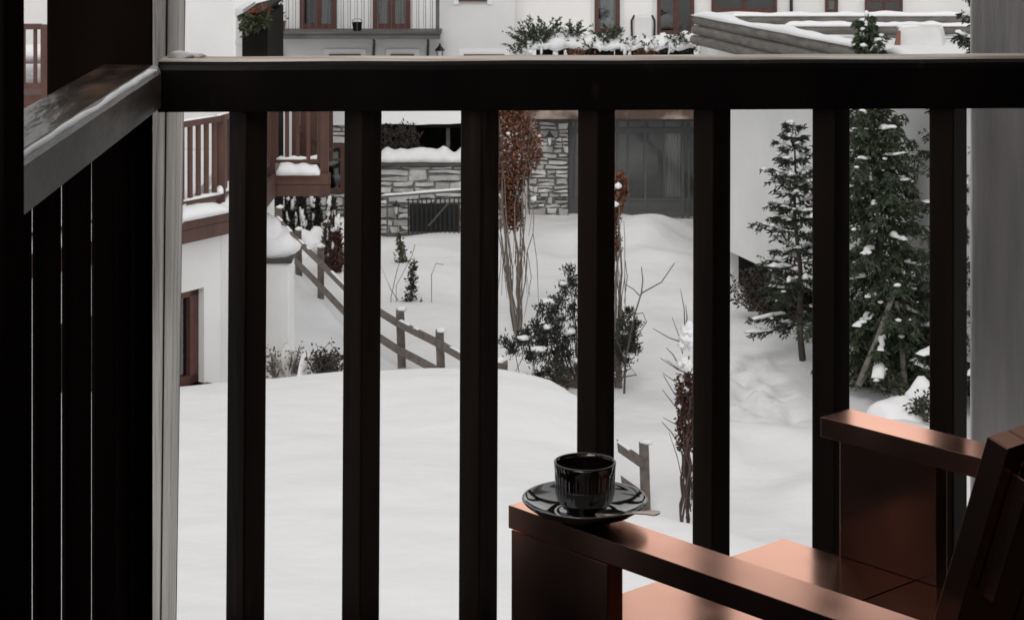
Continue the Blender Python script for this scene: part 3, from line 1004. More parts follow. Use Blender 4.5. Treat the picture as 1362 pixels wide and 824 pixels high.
gal.box((XX(358, 56), 55.9, ZZ(52, 56)), (XX(585, 56), D1 - 0.003, ZZ(45, 56)))
gal.box((XX(356, 56), 55.86, ZZ(45, 56) + 0.003), (XX(587, 56), D1 - 0.05, ZZ(42, 56)))
go = gal.build("gallery", GREYBEAM, chalet)
for px in (362, 582):
    b = MB(); b.box((XX(px, 56) - 0.05, 55.92, ZZ(42, 56) + 0.002), (XX(px, 56) + 0.05, 56.02, ZZ(-80, 56))); b.build("gallery_post", GREYBEAM, go)
for px in (374, 497, 569):
    b = MB()
    p0 = Vector((XX(px, 56.9), 56.96, ZZ(76, 56.9) - 0.15)); p1 = Vector((XX(px, 56), 56.1, ZZ(54, 56)))
    b.tube([p0, p0 + Vector((0, -0.1, 0.25)), p1 + Vector((0, 0.2, -0.06)), p1], 0.035, 6)
    b.tube([p0 + Vector((0, 0.02, 0)), p0 + Vector((0, 0.02, 0.5))], 0.03, 6)
    b.build("bracket", IRON, go)
b = MB()
for k in range(24):                                                    # thin iron balusters of the gallery
    xx = XX(366 + 9.1 * k, 56)
    b.box((xx - 0.008, 55.95, ZZ(42, 56) + 0.002), (xx + 0.008, 55.965, ZZ(-5, 56)))
b.box((XX(364, 56), 55.945, ZZ(-5, 56)), (XX(580, 56), 55.97, ZZ(-7, 56)))
b.build("gallery_bars", STEELGREY, go)
for x0, x1 in ((399, 448), (496, 546)):
    window(chalet, x0, x1, -45, 41, D1 - 0.06, REDBROWN, leaves=2, fw=0.13, transom=33, name="french_window")
for x0, x1, y0 in ((438, 480, 72), (520, 551, 72), (617, 671, 72)):
    window(chalet, x0, x1, y0, y0 + 52, D1, REDBROWN, leaves=2, surround=0.14, curtain=False)
window(chalet, 610, 648, -45, 2, D1, REDBROWN, leaves=2, surround=0.14)
lantern(585, 72, 56.8, 0.55, "small black lantern under the gallery of the grey chalet", D1)
# things on the gallery
pt = thing("potted_plant", W(373, 41, 56.2), "dark climbing potted plant at the left end of the gallery", "plant")
b = MB(); c = pt.location
b.lathe([(0.001, 0.0), (0.11, 0.0), (0.15, 0.26), (0.13, 0.26), (0.001, 0.22)], tuple(c + Vector((0, 0, 0.002))), 14); b.build("pot", TERRACOTTA, pt)
b = MB(); r = random.Random(5)
for k in range(240):
    t = r.random()
    q = c + Vector((r.gauss(0, 0.07) - 0.1 * t, r.gauss(0, 0.06), 0.22 + t * 0.9))
    b.leaf(q, (r.uniform(-1, 1), r.uniform(-1, 1), r.uniform(-.3, 1)), 0.05, 0.09, r)
b.build("foliage", CEDAR, pt)
pt = thing("bucket", W(475, 41.5, 56.2), "small dark bucket standing between the two gallery windows", "bucket")
b = MB(); c = pt.location
b.lathe([(0.001, 0.003), (0.11, 0.003), (0.14, 0.24), (0.125, 0.24), (0.10, 0.05), (0.001, 0.05)], tuple(c), 16); b.build("pail", DARKBUILDING, pt)
b = MB(); b.tube([c + Vector((0.14 * math.cos(a), 0, 0.24 + 0.1 * math.sin(a))) for a in [math.pi * i / 10 for i in range(11)]], 0.008, 5); b.build("handle", IRON, pt)

# pale house to its right
D2 = 58.0
pale = thing("pale_house", (7, 61, GZ), "long pale rendered house behind the terrace with red-brown windows", "house")
b = MB(); b.box((XX(685, D1) + 0.004, D2, GZ - 0.3), (XX(1420, D2), 67, 4.4)); b.build("wall", PALEWALL, pale)
b = MB(); xa, xb = XX(685, D1) + 0.1, XX(1430, D2)
b.hexa([(xa, 57.3, 4.4), (xb, 57.3, 4.4), (xb, 62.5, 6.6), (xa, 62.5, 6.6), (xa, 57.3, 4.7), (xb, 57.3, 4.7), (xb, 62.5, 6.9), (xa, 62.5, 6.9)])
b.hexa([(xa, 62.5, 6.6), (xb, 62.5, 6.6), (xb, 67.5, 4.4), (xa, 67.5, 4.4), (xa, 62.5, 6.9), (xb, 62.5, 6.9), (xb, 67.5, 4.7), (xa, 67.5, 4.7)])
b.build("roof", SNOW, pale)
window(pale, 791, 824, -50, 44, D2, REDBROWN, leaves=1, fw=0.11)
window(pale, 874, 923, -50, 46, D2, REDBROWN, leaves=2, fw=0.10, curtain=False, name="french_window")
window(pale, 946, 1033, -45, 17, D2, REDBROWN, leaves=2, fw=0.10, curtain=False)
window(pale, 1097, 1114, -3, 17, D2, REDBROWN, leaves=1, fw=0.08)
window(pale, 1150, 1200, -1, 17, D2, REDBROWN, leaves=2, fw=0.07, curtain=False)
b = MB()
for px0, px1, py0, py1 in ((786, 790.5, -60, 46), (824.5, 830, -60, 46), (868, 873.5, -60, 47)):
    b.box((XX(px0, D2), D2 - 0.05, ZZ(py1, D2)), (XX(px1, D2), D2 - 0.002, ZZ(py0, D2)))
b.build("reveal", STEELGREY if False else GREYWALL, pale)
b = MB(); b.box((XX(1050, D2), D2 - 0.09, ZZ(60, D2)), (XX(1054, D2), D2 - 0.02, ZZ(-90, D2))); b.build("downpipe", IRON, pale)
un = thing("covered_unit", W(855, 47, 57.6), "grey covered box with dark rounded side handles against the pale house", "outdoor unit")
b = MB(); c = un.location
b.box((c.x - 0.26, c.y - 0.15, c.z - 0.3), (c.x + 0.26, c.y + 0.2, c.z + 0.56)); b.build("cover", GREYWALL, un, bevel=0.06, seg=3)
for s_ in (-1, 1):
    b = MB(); b.tube([c + Vector((s_ * 0.30, -0.1, -0.3)), c + Vector((s_ * 0.32, -0.1, 0.2)), c + Vector((s_ * 0.32, -0.1, 0.42)), c + Vector((s_ * 0.24, -0.1, 0.56))], 0.035, 6)
    b.build("handle", IRON, un)

# dark building and roof plants between the two houses
dk = thing("dark_barn", (XX(335, 50), 50, GZ), "dark timber barn end between the white house and grey chalet", "barn")
b = MB(); b.box((XX(322, 50), 50, GZ - 0.3), (XX(356, 50), 54, ZZ(22, 50))); b.build("wall", DARKBUILDING, dk)
b = MB()
x0, x1 = XX(318, 50), XX(357, 50)
b.hexa([(x0, 49.7, ZZ(24, 50)), (x1, 49.7, ZZ(14, 50)), (x1, 54, ZZ(14, 50)), (x0, 54, ZZ(24, 50)), (x0, 49.7, ZZ(20, 50)), (x1, 49.7, ZZ(10, 50)), (x1, 54, ZZ(10, 50)), (x0, 54, ZZ(20, 50))])
b.build("roof", DARKBUILDING, dk)
b = MB(); b.box((XX(311, 50), 50.4, GZ), (XX(320, 50), 53, ZZ(22, 50))); b.box((XX(310, 50), 50.35, ZZ(22, 50) + 0.002), (XX(321, 50), 53.1, ZZ(14, 50)))
b.box((XX(311, 50) - 0.01, 50.38, ZZ(62, 50)), (XX(320, 50) + 0.002, 50.395, ZZ(55, 50)))
b.build("annex_wall", GREYWALL, dk)
b = MB(); r = random.Random(6)
for k in range(95):
    px = r.uniform(331, 358)
    b.leaf(W(px, 22 - (px - 325) * 0.3 + r.gauss(-2, 3), 49.6 + r.uniform(-.2, .2)), (r.uniform(-1, 1), r.uniform(-1, .4), r.uniform(-.2, 1)), 0.05, 0.10, r)
tag(b.build("red_creeper", REDLEAF), "rust-red creeper growing over the dark barn roof edge", "plant")
b = MB(); r = random.Random(7)
for k in range(420):
    px = r.uniform(322, 358)
    b.leaf(W(px, 30 - (px - 325) * 0.3 + r.gauss(0, 6), 49.65 + r.uniform(-.2, .1)), (r.uniform(-1, 1), r.uniform(-1, .4), r.uniform(-1, .4)), 0.06, 0.16, r)
tag(b.build("ivy", HERB), "dull green ivy hanging under the rust-red creeper on the barn", "plant")

# ------------------------------------------------------------------ glazed annex with stone pier
D3 = 55.0
annex = thing("glazed_annex", (4, 56, GZ), "low annex with grey glazed doors and a pale rubble stone pier", "annex")
ax0, ax1 = XX(757, D3), XX(935, D3)
b = MB(); b.box((XX(703, D3), D3 + 0.5, ZZ(158, D3) + 0.002), (ax1, D2 - 0.02, ZZ(80, D3)))
b.box((XX(703, D3), D3 + 1.8, GZ - 0.3), (ax1, D2 - 0.02, ZZ(158, D3) - 0.001))
b.box((XX(660, D3), D3 + 0.9, GZ - 0.3), (XX(703, D3) - 0.01, D2 - 0.03, ZZ(120, D3)))
b.build("wall", PALEWALL, annex)
b = MB(); b.box((XX(690, D3), D3 - 0.55, ZZ(158, D3 - .5)), (ax1 + 0.1, D3 + 0.52, ZZ(144, D3 - .5))); b.build("eave", EAVE, annex)
b = MB(); b.ridge([(XX(690 + 13 * k, D3), D3 - 0.1, ZZ(144.5, D3 - .5)) for k in range(19)], 0.7, 0.18, seed=5, lump=0.6); b.build("eave_snow", SNOWFINE, annex, smooth=True)
b = MB()
px0, px1 = XX(703, D3), XX(756, D3)
b.box((px0 + 0.01, D3, GZ - 0.3), (px1 - 0.01, D3 + 0.6, ZZ(157, D3) - 0.01)); b.build("pier_core", MORTAR, annex)
b = MB(); rubble(b, (px0, D3, GZ - 0.1), (1, 0, 0), px1 - px0, ZZ(159, D3) - GZ + 0.05, (0, -1, 0), 21, row=(0.1, 0.26), wid=(0.16, 0.55))
b.build("stone_pier", STONE, annex)
b = MB()
gz0, gz1 = ZZ(287, D3), ZZ(158, D3) - 0.002
fy = D3 + 0.25
for px, w_ in ((759, .10), (766, .05), (822, .06), (836, .05), (859, .07), (884, .035), (909, .08), (917, .06), (930, .1)):
    x = XX(px, D3)
    b.box((x - w_ / 2, fy - 0.05, gz0 - 0.3), (x + w_ / 2, fy + 0.05, gz1))
for y0, y1 in ((158, 163), (171, 179), (265, 268.5), (283, 290)):
    b.box((ax0, fy - 0.042, ZZ(y1, D3)), (ax1, fy + 0.042, ZZ(y0, D3)))
b.box((ax0, fy - 0.02, ZZ(285, D3)), (ax1, fy + 0.02, ZZ(267, D3)))
fo = b.build("glazed_door", STEELGREY, annex)
b = MB(); b.box((ax0, fy + 0.0, ZZ(267, D3) + 0.002), (ax1, fy + 0.012, ZZ(162, D3))); b.build("pane", ANNEXPANE, fo)
b = MB(); b.box((ax0, D3 + 1.3, GZ), (ax1, D3 + 1.35, ZZ(159, D3))); b.build("room_backing", DIMROOM, fo)


def drape(x0, x1, y, z0, z1, waves):
    mb = MB(); vs, fs = [], []
    n = 70
    for i in range(n + 1):
        t = i / n
        yy = y + 0.03 * math.sin(t * waves * 6.28) + 0.012 * math.sin(t * waves * 15)
        vs += [(x0 + (x1 - x0) * t, yy, z0), (x0 + (x1 - x0) * t, yy, z1)]
    mb.add(vs, [(2 * i, 2 * i + 2, 2 * i + 3, 2 * i + 1) for i in range(n)])
    return mb


drape(XX(886, D3), XX(907, D3), fy + 0.12, ZZ(266, D3), ZZ(176, D3), 5).build("curtain", CURTAIN, fo)
drape(XX(767, D3), XX(775, D3), fy + 0.12, ZZ(266, D3), ZZ(176, D3), 3).build("curtain", CURTAIN, fo)
drape(XX(911, D3), XX(918, D3), fy + 0.12, ZZ(266, D3), ZZ(176, D3), 3).build("curtain", CURTAIN, fo)
lantern(731, 186, 54.7, 0.46, "small black lantern on the pale rubble stone pier", D3)

# planter of snowy conifers on its roof
pl = thing("roof_planter", W(810, 80, 55), "long dark planter of snow-covered dwarf conifers on the annex roof", "planter")
b = MB()
for k in range(4):
    b.box((XX(714 + 53 * k, 54.8), 54.8, ZZ(82, 54.8)), (XX(764 + 53 * k, 54.8), 55.5, ZZ(62, 54.8)))
b.build("box", DARKBUILDING, pl, bevel=0.02)
b = MB(); r = random.Random(9)
b.ridge([W(698 + 228 * k / 44, 64 + 2 * math.sin(k), 55.05) for k in range(45)], 0.75, 0.34, seed=9, lump=1.2, n=11)
for k in range(16):
    px = 700 + 225 * (k + r.random()) / 16
    b.blob(W(px, 57 + r.uniform(-4, 3), 55 + r.uniform(-.15, .2)), (r.uniform(.16, .32), .24, r.uniform(.10, .2)), seed=k, amt=0.9, sub=3, freq=2.3)
for k in range(14):
    px = r.uniform(700, 925)
    b.blob(W(px, 66 + r.uniform(-3, 6), 54.65), (r.uniform(.03, .08), .08, r.uniform(.05, .15)), seed=k + 40, amt=0.9)
b.build("snow", SNOWFINE, pl, smooth=True)


def sprig(mb, p, d, ln, rnd, w=0.03, dens=60, nl=0.11):
    p, d = Vector(p), Vector(d).normalized()
    for i in range(int(dens * ln)):
        t = rnd.random()
        c = p + d * ln * t + Vector((0, 0, 0.06 * math.sin(t * 3)))
        e = (d * 0.9 + Vector((rnd.gauss(0, .6), rnd.gauss(0, .6), rnd.gauss(0, .6)))).normalized()
        mb.leaf(c, e, w, nl * rnd.uniform(0.6, 1.2) * (1.1 - 0.4 * t), rnd)


b = MB(); r = random.Random(11)
for px, py, n, h in ((705, 60, 26, 0.85), (722, 55, 26, 0.9), (735, 50, 12, .55), (762, 52, 18, .55), (768, 48, 10, .5), (805, 55, 22, 0.55), (815, 48, 10, .4), (840, 64, 18, .4), (862, 62, 8, .4), (900, 56, 12, .45), (908, 66, 18, .4), (690, 68, 14, .5), (785, 66, 14, .4), (925, 68, 8, .3), (750, 68, 14, .35), (880, 68, 12, .3)):
    for k in range(n):
        a = r.uniform(-1.15, 1.15)
        sprig(b, W(px + r.uniform(-5, 5), py + r.uniform(-2, 6), 54.75 + r.uniform(-.15, .3)), (math.sin(a), r.uniform(-.5, .2), math.cos(a) * 0.9), h * r.uniform(0.5, 1), r, w=0.035, dens=55)
b.build("foliage", NEEDLEG, pl)
b = MB()
for k in range(500):
    px = r.choice((765, 775, 770, 860, 868, 850)) + r.gauss(0, 6)
    b.leaf(W(px, 68 + r.uniform(-4, 8), 54.7 + r.uniform(-.1, .1)), (r.uniform(-1, 1), r.uniform(-1, 0), r.uniform(-1, .5)), 0.04, 0.09, r)
b.build("dry_leaves", VINELEAF, pl)

# ------------------------------------------------------------------ low stone building, shed and walls below the chalet
D4 = 53.0
sh = thing("stone_house", (XX(446, 54), 54.5, GZ), "rubble stone house corner with a brown-framed window beyond the balcony", "house")
b = MB(); b.box((XX(395, 54), 54, GZ - 0.3), (XX(485, 54), 56.9, ZZ(150, 54))); b.build("core", MORTAR, sh)
b = MB(); b.box((XX(393, 54), 53.9, ZZ(166, 54)), (XX(487, 54), 56.95, ZZ(120, 54))); b.build("render", GREYWALL, sh)
b = MB()
rubble(b, (XX(395, 54), 54, GZ), (1, 0, 0), XX(485, 54) - XX(395, 54), ZZ(256, 54) - GZ, (0, -1, 0), 31, row=(.1, .25), wid=(.2, .6))
rubble(b, (XX(395, 54), 54, ZZ(190, 54)), (1, 0, 0), XX(485, 54) - XX(395, 54), ZZ(166, 54) - ZZ(190, 54), (0, -1, 0), 33, row=(.1, .25), wid=(.2, .6))
b.build("stone_facing", STONE, sh)
window(sh, 428, 458, 191, 256, 53.98, BROWN, leaves=1, curtain=False, fw=0.10, transom=212)
window(sh, 396, 424, 191, 256, 53.98, BROWN, leaves=1, curtain=False, fw=0.10, transom=212)

shed = thing("open_shed", (XX(560, 55), 55, GZ), "dark open-fronted shed under a thick snow-covered roof", "shed")
sx0, sx1 = XX(494, 55), XX(650, 55)
b = MB(); b.box((sx0, 56.4, GZ), (sx1, 56.5, ZZ(160, 55))); b.box((sx0, 54.7, GZ), (sx0 + 0.1, 56.39, ZZ(166, 55)))
b.box((sx0 + 0.1, 56.0, ZZ(183, 56)), (sx1, 56.05, ZZ(172, 56))); b.build("wall", DARKBUILDING, shed)
b = MB(); b.box((sx0 - 0.1, 54.4, ZZ(170, 54.4)), (sx1, 56.6, ZZ(166, 54.4))); b.build("eave_beam", DARKBUILDING, shed)
for px in (596, 640):
    b = MB(); b.box((XX(px, 54.6) - 0.05, 54.55, GZ), (XX(px, 54.6) + 0.05, 54.65, ZZ(170, 54.4) - 0.002)); b.build("post", GREYBEAM, shed)
b = MB()
npx = 26
vs, fs = [], []
for i in range(npx + 1):
    for j in range(9):
        x = sx0 - 0.2 + (sx1 - sx0 + 0.2) * i / npx
        y = 54.3 + 2.3 * j / 8
        zt_ = ZZ(166, 54.4) + 0.03 + 0.2 * j / 8 + 0.32 * (1 - (1 - min(1, j / 2.0)) ** 2) + 0.07 * noise.noise(Vector((x * 1.3, y, 2)))
        vs.append((x, y, zt_))
for i in range(npx):
    for j in range(8):
        fs.append((i * 9 + j, (i + 1) * 9 + j, (i + 1) * 9 + j + 1, i * 9 + j + 1))
b.add(vs, fs); b.build("snow_roof", SNOW, shed, smooth=True)

sw = thing("stone_wall", (XX(560, D4), D4, GZ), "rubble stone garden wall topped with thick snow below the shed", "wall")
wx0, wx1 = XX(500, D4), XX(668, D4)
b = MB(); b.box((wx0 + 0.01, D4, GZ - 0.3), (wx1, D4 + 0.5, ZZ(214, D4) - 0.01)); b.build("core", MORTAR, sw)
b = MB(); rubble(b, (wx0, D4, GZ - 0.05), (1, 0, 0), XX(545, D4) - wx0, 0.75, (0, -1, 0), 41)
rubble(b, (XX(611, D4), D4, GZ - 0.05), (1, 0, 0), wx1 - XX(611, D4), 0.75, (0, -1, 0), 43)
rubble(b, (wx0, D4, GZ + 0.72), (1, 0, 0), wx1 - wx0, ZZ(221, D4) - GZ - 0.72, (0, -1, 0), 42, row=(0.16, 0.34), wid=(0.3, 0.9))
b.build("stone_facing", STONE, sw)
b = MB(); b.box((wx0 - 0.05, D4 - 0.12, ZZ(220, D4)), (wx1, D4 + 0.6, ZZ(214, D4))); b.build("coping", GREYBEAM, sw)
b = MB()
pts = []
for k in range(40):
    pts.append((wx0 - 0.05 + (wx1 - wx0 + 0.05) * k / 39, D4 + 0.22, ZZ(214.5, D4)))
b.ridge(pts, 0.85, 0.30, seed=6, lump=0.5, n=13); b.build("snow", SNOW, sw, smooth=True)
b = MB(); b.box((XX(545, D4), D4 - 0.012, GZ), (XX(611, D4), D4 - 0.002, ZZ(271, D4))); b.build("cellar_opening_shade", DARK, sw)  # flat dark sheet; the opening's shade is put into its colour

gr = thing("iron_railing", (XX(575, 52.6), 52.6, GZ), "dark iron bar railing in front of the stone wall opening", "railing")
b = MB()
for k in range(12):
    x = XX(543 + 6.1 * k, 52.6)
    b.tube([(x, 52.6, GZ), (x, 52.6, ZZ(264, 52.6))], 0.018, 5)
b.bar((XX(540, 52.6), 52.6, ZZ(266, 52.6)), (XX(616, 52.6), 52.6, ZZ(263, 52.6)), 0.03, 0.03)
b.build("bars", IRON, gr)
b = MB(); b.bar(W(570, 300, 52.5), W(598, 268, 52.5), 0.03, 0.035); b.build("brace", STEELGREY, gr)
hr = thing("handrail", W(560, 259, 52.3), "long straight handrail lined with snow across the stone wall", "handrail")
b = MB(); b.bar(W(505, 262, 52.3), W(645, 251, 52.3), 0.05, 0.05)
for px in (515, 640):
    q = W(px, 262 - (px - 505) * 0.0786, 52.3)
    b.bar((q.x, q.y, GZ - 0.1), (q.x, q.y, q.z - 0.026), 0.04, 0.04, up=(1, 0, 0))
b.build("rail", STEELGREY, hr)
b = MB(); b.ridge([W(507 + 136 * k / 20, 260.6 - 136 * k / 20 * 0.0786, 52.3) for k in range(21)], 0.07, 0.05, seed=2); b.build("snow", SNOWFINE, hr, smooth=True)
lantern(527, 278, 52.7, 0.42, "small black lantern at snow level on the stone garden wall", D4)

# ------------------------------------------------------------------ grey terrace house on the right, logs on its terrace
TZ = -2.68
T0 = Vector((XX(944, 46.6), 46.9, 0)); T1 = Vector((9.55, 32, 0))
td = (T1 - T0).normalized(); tn = Vector((td.y, -td.x, 0))
if tn.x > 0:
    tn = -tn
ter = thing("terrace_building", (8, 46, GZ), "big plain light grey rendered wall carrying the log-edged terrace", "building")
b = MB()
b.prism([T0.xy, T1.xy, (20, 32), (20, 54.9), (5.85, 54.9)][::-1], -7.22, TZ); b.build("wall", GREYWALL, ter)
b = MB(); q0, q1 = T0 - tn * 0.55, T1 - tn * 0.55
b.prism([q0.xy, q1.xy, (19.5, 33), (19.5, 54.5), (6.3, 54.5)][::-1], GZ - 0.4, -7.222); b.build("basement", DARKBUILDING, ter)
b = MB()
for s_ in (0.9, 3.2, 6.0, 8.6):
    p = T0 + td * s_ - tn * 0.22
    b.bar((p.x, p.y, GZ - 0.2), (p.x, p.y, -7.224), 0.22, 0.22, up=(1, 0, 0))
b.build("pillar", GREYWALL, ter)
b = MB()
n = 40
vs, fs = [], []
for i in range(n + 1):
    for j in range(11):
        p = T0 + td * ((T1 - T0).length * i / n)
        x = p.x + (20 - p.x) * (j / 10) ** 1.5
        y = p.y + (54.8 - 46.9 + (46.9 - p.y)) * 0
        vs.append((x, y, TZ + 0.06 + 0.06 * noise.noise(Vector((x * .8, y * .8, 1)))))
for i in range(n):
    for j in range(10):
        fs.append((i * 11 + j, (i + 1) * 11 + j, (i + 1) * 11 + j + 1, i * 11 + j + 1))
b.add(vs, fs)
vs, fs = [], []
for i in range(31):
    for j in range(17):
        x, y = T0.x + 0.65 * j / 16 + (20 - T0.x) * i / 30, 46.9 + (54.8 - 46.9) * j / 16
        vs.append((x, y, TZ + 0.06 + 0.06 * noise.noise(Vector((x * .8, y * .8, 1)))))
for i in range(30):
    for j in range(16):
        fs.append((i * 17 + j, (i + 1) * 17 + j, (i + 1) * 17 + j + 1, i * 17 + j + 1))
b.add(vs, fs)
b.build("terrace_snow", SNOW, ter, smooth=True)


def log(p, q, r, name, parent, seed, n=10):
    mb = MB(); p, q = Vector(p), Vector(q)
    pts, rs = [], []
    for i in range(n):
        t = i / (n - 1)
        pts.append(p + (q - p) * t + Vector((0, 0, 0.03 * noise.noise(Vector((t * 4, seed, 0))))))
        rs.append(r * (1 + 0.06 * noise.noise(Vector((t * 5, seed * 2.0, 3)))) * (0.86 if i == 0 else 1))
    mb.tube(pts, rs, 12)
    return mb.build(name, LOG, parent, smooth=False)


lp = thing("log_parapet", (T0.x, T0.y, TZ), "parapet of three stacked weathered logs with snow on top", "parapet")
e0 = Vector((XX(923, 46.3), 46.3, 0)); e1 = e0 + td * 11.5
for k in range(3):
    zc = TZ + 0.11 + 0.225 * k
    off = td * (0.08 * ((k * 7) % 3))
    log((e0.x + off.x, e0.y + off.y, zc), (e1.x, e1.y, zc - 0.02), 0.122, "log", lp, k)
b = MB(); b.ridge([(*(e0 + td * (0.1 + 11.2 * k / 40)).xy, TZ + 0.66) for k in range(41)], 0.24, 0.11, seed=8, lump=0.9); b.build("snow", SNOWFINE, lp, smooth=True)

for i, (pxa, pxb, py, d, lab) in enumerate(((968, 1330, 26.5, 50.4, "long horizontal log under snow along the far terrace edge"), (1040, 1330, 40, 47.4, "long horizontal log under snow across the middle of the terrace"))):
    lg = thing("terrace_log", (XX(pxa, d), d, ZZ(py, d)), lab, "log", "logs lying across the terrace")
    log(W(pxa, py, d), W(pxb, py, d), 0.115, "log", lg, 10 + i)
    b = MB(); b.ridge([W(pxa + 4 + (pxb - pxa - 8) * k / 50, py - 5.0, d) for k in range(51)], 0.24, 0.10, seed=12 + i, lump=0.5); b.build("snow", SNOWFINE, lg, smooth=True)
    for f_ in (0.08, 0.5, 0.92):
        q = W(pxa + (pxb - pxa) * f_, py, d)
        if q.z - 0.12 > TZ:
            b = MB(); b.box((q.x - 0.1, q.y - 0.1, TZ), (q.x + 0.1, q.y + 0.1, q.z - 0.1)); b.build("support", LOG, lg)

cr = thing("covered_crate", W(1225, 74, 45.5), "pale tarpaulin-covered crate standing in the terrace snow", "crate")
b = MB()
b.hexa([W(1192, 63, 45.6), W(1257, 76, 45.2), W(1262, 66, 46.6), W(1200, 58, 46.6), W(1195, 35, 45.9), W(1250, 37, 45.6), W(1254, 33, 46.4), W(1199, 32, 46.4)])
b.build("tarpaulin", TARP, cr, bevel=0.06, seg=3)
b = MB(); b.hexa([W(1189, 62, 45.5), W(1197, 64, 45.4), W(1198, 62, 45.7), W(1191, 60, 45.7), W(1193, 42, 45.75), W(1196, 42, 45.7), W(1198, 41, 45.8), W(1194, 41, 45.8)]); b.build("edge_board", TERRACOTTA, cr)
b = MB(); b.blob(W(1225, 77, 45.3), (0.8, 0.35, 0.14), seed=3, sub=3); b.blob(W(1210, 36, 46), (0.28, .2, .05), seed=5)
b.build("snow", SNOWFINE, cr, smooth=True)


# ------------------------------------------------------------------ trees and plants
def spruce(px, base_py, top_py, d, width, seed, label, needles, snow_amt=0.5, first=0.12, droop=0.25, lean=0.0, bare=0.0, whorl=0.24, hang=0.1, dens=1.0, nw=0.036, nln=(0.07, 0.14)):
    r = random.Random(seed)
    x = XX(px, d)
    z0 = min(ZZ(base_py, d), ground_z(x, d))
    z0 = ground_z(x, d) - 0.05
    H = ZZ(top_py, d) - z0
    t = thing("spruce_tree", (x, d, z0), label, "tree", "snow-laden spruces beside the grey wall")
    b = MB()
    pts = [(x + lean * H * (i / 10) + 0.03 * math.sin(i * 1.3 + seed), d + 0.02 * math.cos(i), z0 + H * i / 10) for i in range(11)]
    b.tube(pts, [0.085 * H / 6 * (1 - 0.093 * i) + 0.006 for i in range(11)], 8)
    b.build("trunk", BARK, t, smooth=True)
    nd, sn, br = MB(), MB(), MB()
    z = first * H
    while z < H * 0.985:
        f = z / H
        L0 = width * (1 - f) ** 0.75 * (0.55 + 0.45 * min(1, f * 5)) + 0.05
        nbr = r.randint(5, 7) if f < 0.85 else 5
        a0 = r.uniform(0, 6.28)
        for k in range(nbr):
            a = a0 + 6.283 * k / nbr + r.uniform(-.35, .35)
            L = L0 * r.uniform(0.6, 1.18)
            ha = Vector((math.cos(a), math.sin(a), 0))
            base = Vector((x + lean * z, d, z0 + z + r.uniform(-.08, .08)))
            up = 0.35 * f - droop * (1 - f) + r.uniform(-.12, .1)
            bp = []
            for i in range(6):
                q = i / 5
                bp.append(base + ha * L * q + Vector((0, 0, L * (up * q - 0.22 * q * q * (1 - f) + 0.16 * q ** 3))))
            br.tube(bp, [0.016 * (1 - 0.15 * i) * (0.5 + L / 2) for i in range(6)], 4)
            # side twigs carry the needles
            ntw = int((7 + L * 11) * dens)
            for m in range(ntw):
                q = r.uniform(0.12 + bare, 1.0)
                i = min(4, int(q * 5)); fr_ = q * 5 - i
                c = bp[i].lerp(bp[i + 1], fr_)
                sgn = r.choice((-1, 1))
                tl = (0.12 + 0.36 * L * (1 - q * 0.75)) * r.uniform(0.5, 1.15)
                tdv = (ha * r.uniform(0.5, 1.0) + Vector((-ha.y, ha.x, 0)) * sgn * r.uniform(0.35, 1.0) + Vector((0, 0, r.uniform(-0.5, 0.12) - hang))).normalized()
                ns = max(3, int(tl / 0.05))
                for s_ in range(ns):
                    cc_ = c + tdv * tl * (s_ / ns)
                    for _ in range(2):
                        e = (tdv + Vector((r.gauss(0, .55), r.gauss(0, .55), r.gauss(0, .4) - 0.1))).normalized()
                        nd.leaf(cc_, e, nw, r.uniform(*nln), r)
            if r.random() < snow_amt * (0.6 + 0.5 * f):
                q0_, q1_ = r.uniform(0.25, 0.6), r.uniform(0.75, 1.02)
                pts_ = []
                for m in range(9):
                    q = q0_ + (q1_ - q0_) * m / 8
                    i = min(4, int(q * 5)); fr_ = q * 5 - i
                    pts_.append(bp[i].lerp(bp[i + 1], fr_) + Vector((r.gauss(0, .02), r.gauss(0, .02), 0.012)))
                if abs(pts_[-1].z - pts_[0].z) < 0.55 * (pts_[-1] - pts_[0]).length:
                    sn.ridge(pts_, r.uniform(.08, .17) * (0.55 + 0.45 * L), r.uniform(.035, .085) * (0.6 + 0.4 * L), seed=r.random() * 60, lump=1.1, n=7)
            for m in range(r.choice((0, 1, 1, 2))):
                q = r.uniform(.25, 1.0); i = min(4, int(q * 5)); fr_ = q * 5 - i
                c = bp[i].lerp(bp[i + 1], fr_) + Vector((r.gauss(0, .09 * L), r.gauss(0, .09 * L), .02))
                sz = r.uniform(.015, .045)
                sn.blob(c, (sz * 1.6, sz * 1.4, sz * .8), seed=r.random() * 50, amt=.5, sub=1)
        z += whorl * r.uniform(0.75, 1.25) * (1 - 0.35 * f)
    sn.blob((x + lean * H, d, z0 + H), (0.04, 0.04, 0.06), seed=seed)
    br.build("branches", BARK, t)
    nd.build("needles", needles, t)
    sn.build("snow", SNOWFINE, t, smooth=True)
    return t


spruce(1068, 485, 163, 39.4, 1.25, 3, "smallest snow-dusted spruce, its tip showing against the grey wall", NEEDLE, snow_amt=0.95, first=0.16, lean=-0.045, droop=0.12, dens=0.95, whorl=0.29)
spruce(1178, 525, 18, 37.0, 1.5, 8, "tall dense green spruce, its leader rising above the front rail", NEEDLEG, snow_amt=0.32, first=0.1, droop=0.45, lean=-0.05, dens=1.45, hang=0.75, whorl=0.22)
spruce(1318, 560, -70, 36.2, 2.1, 15, "spruce with heavy snow pads, half hidden behind the plaster pillar", NEEDLE, snow_amt=0.85, first=0.1, droop=0.25, whorl=0.42, dens=1.4, hang=0.3)

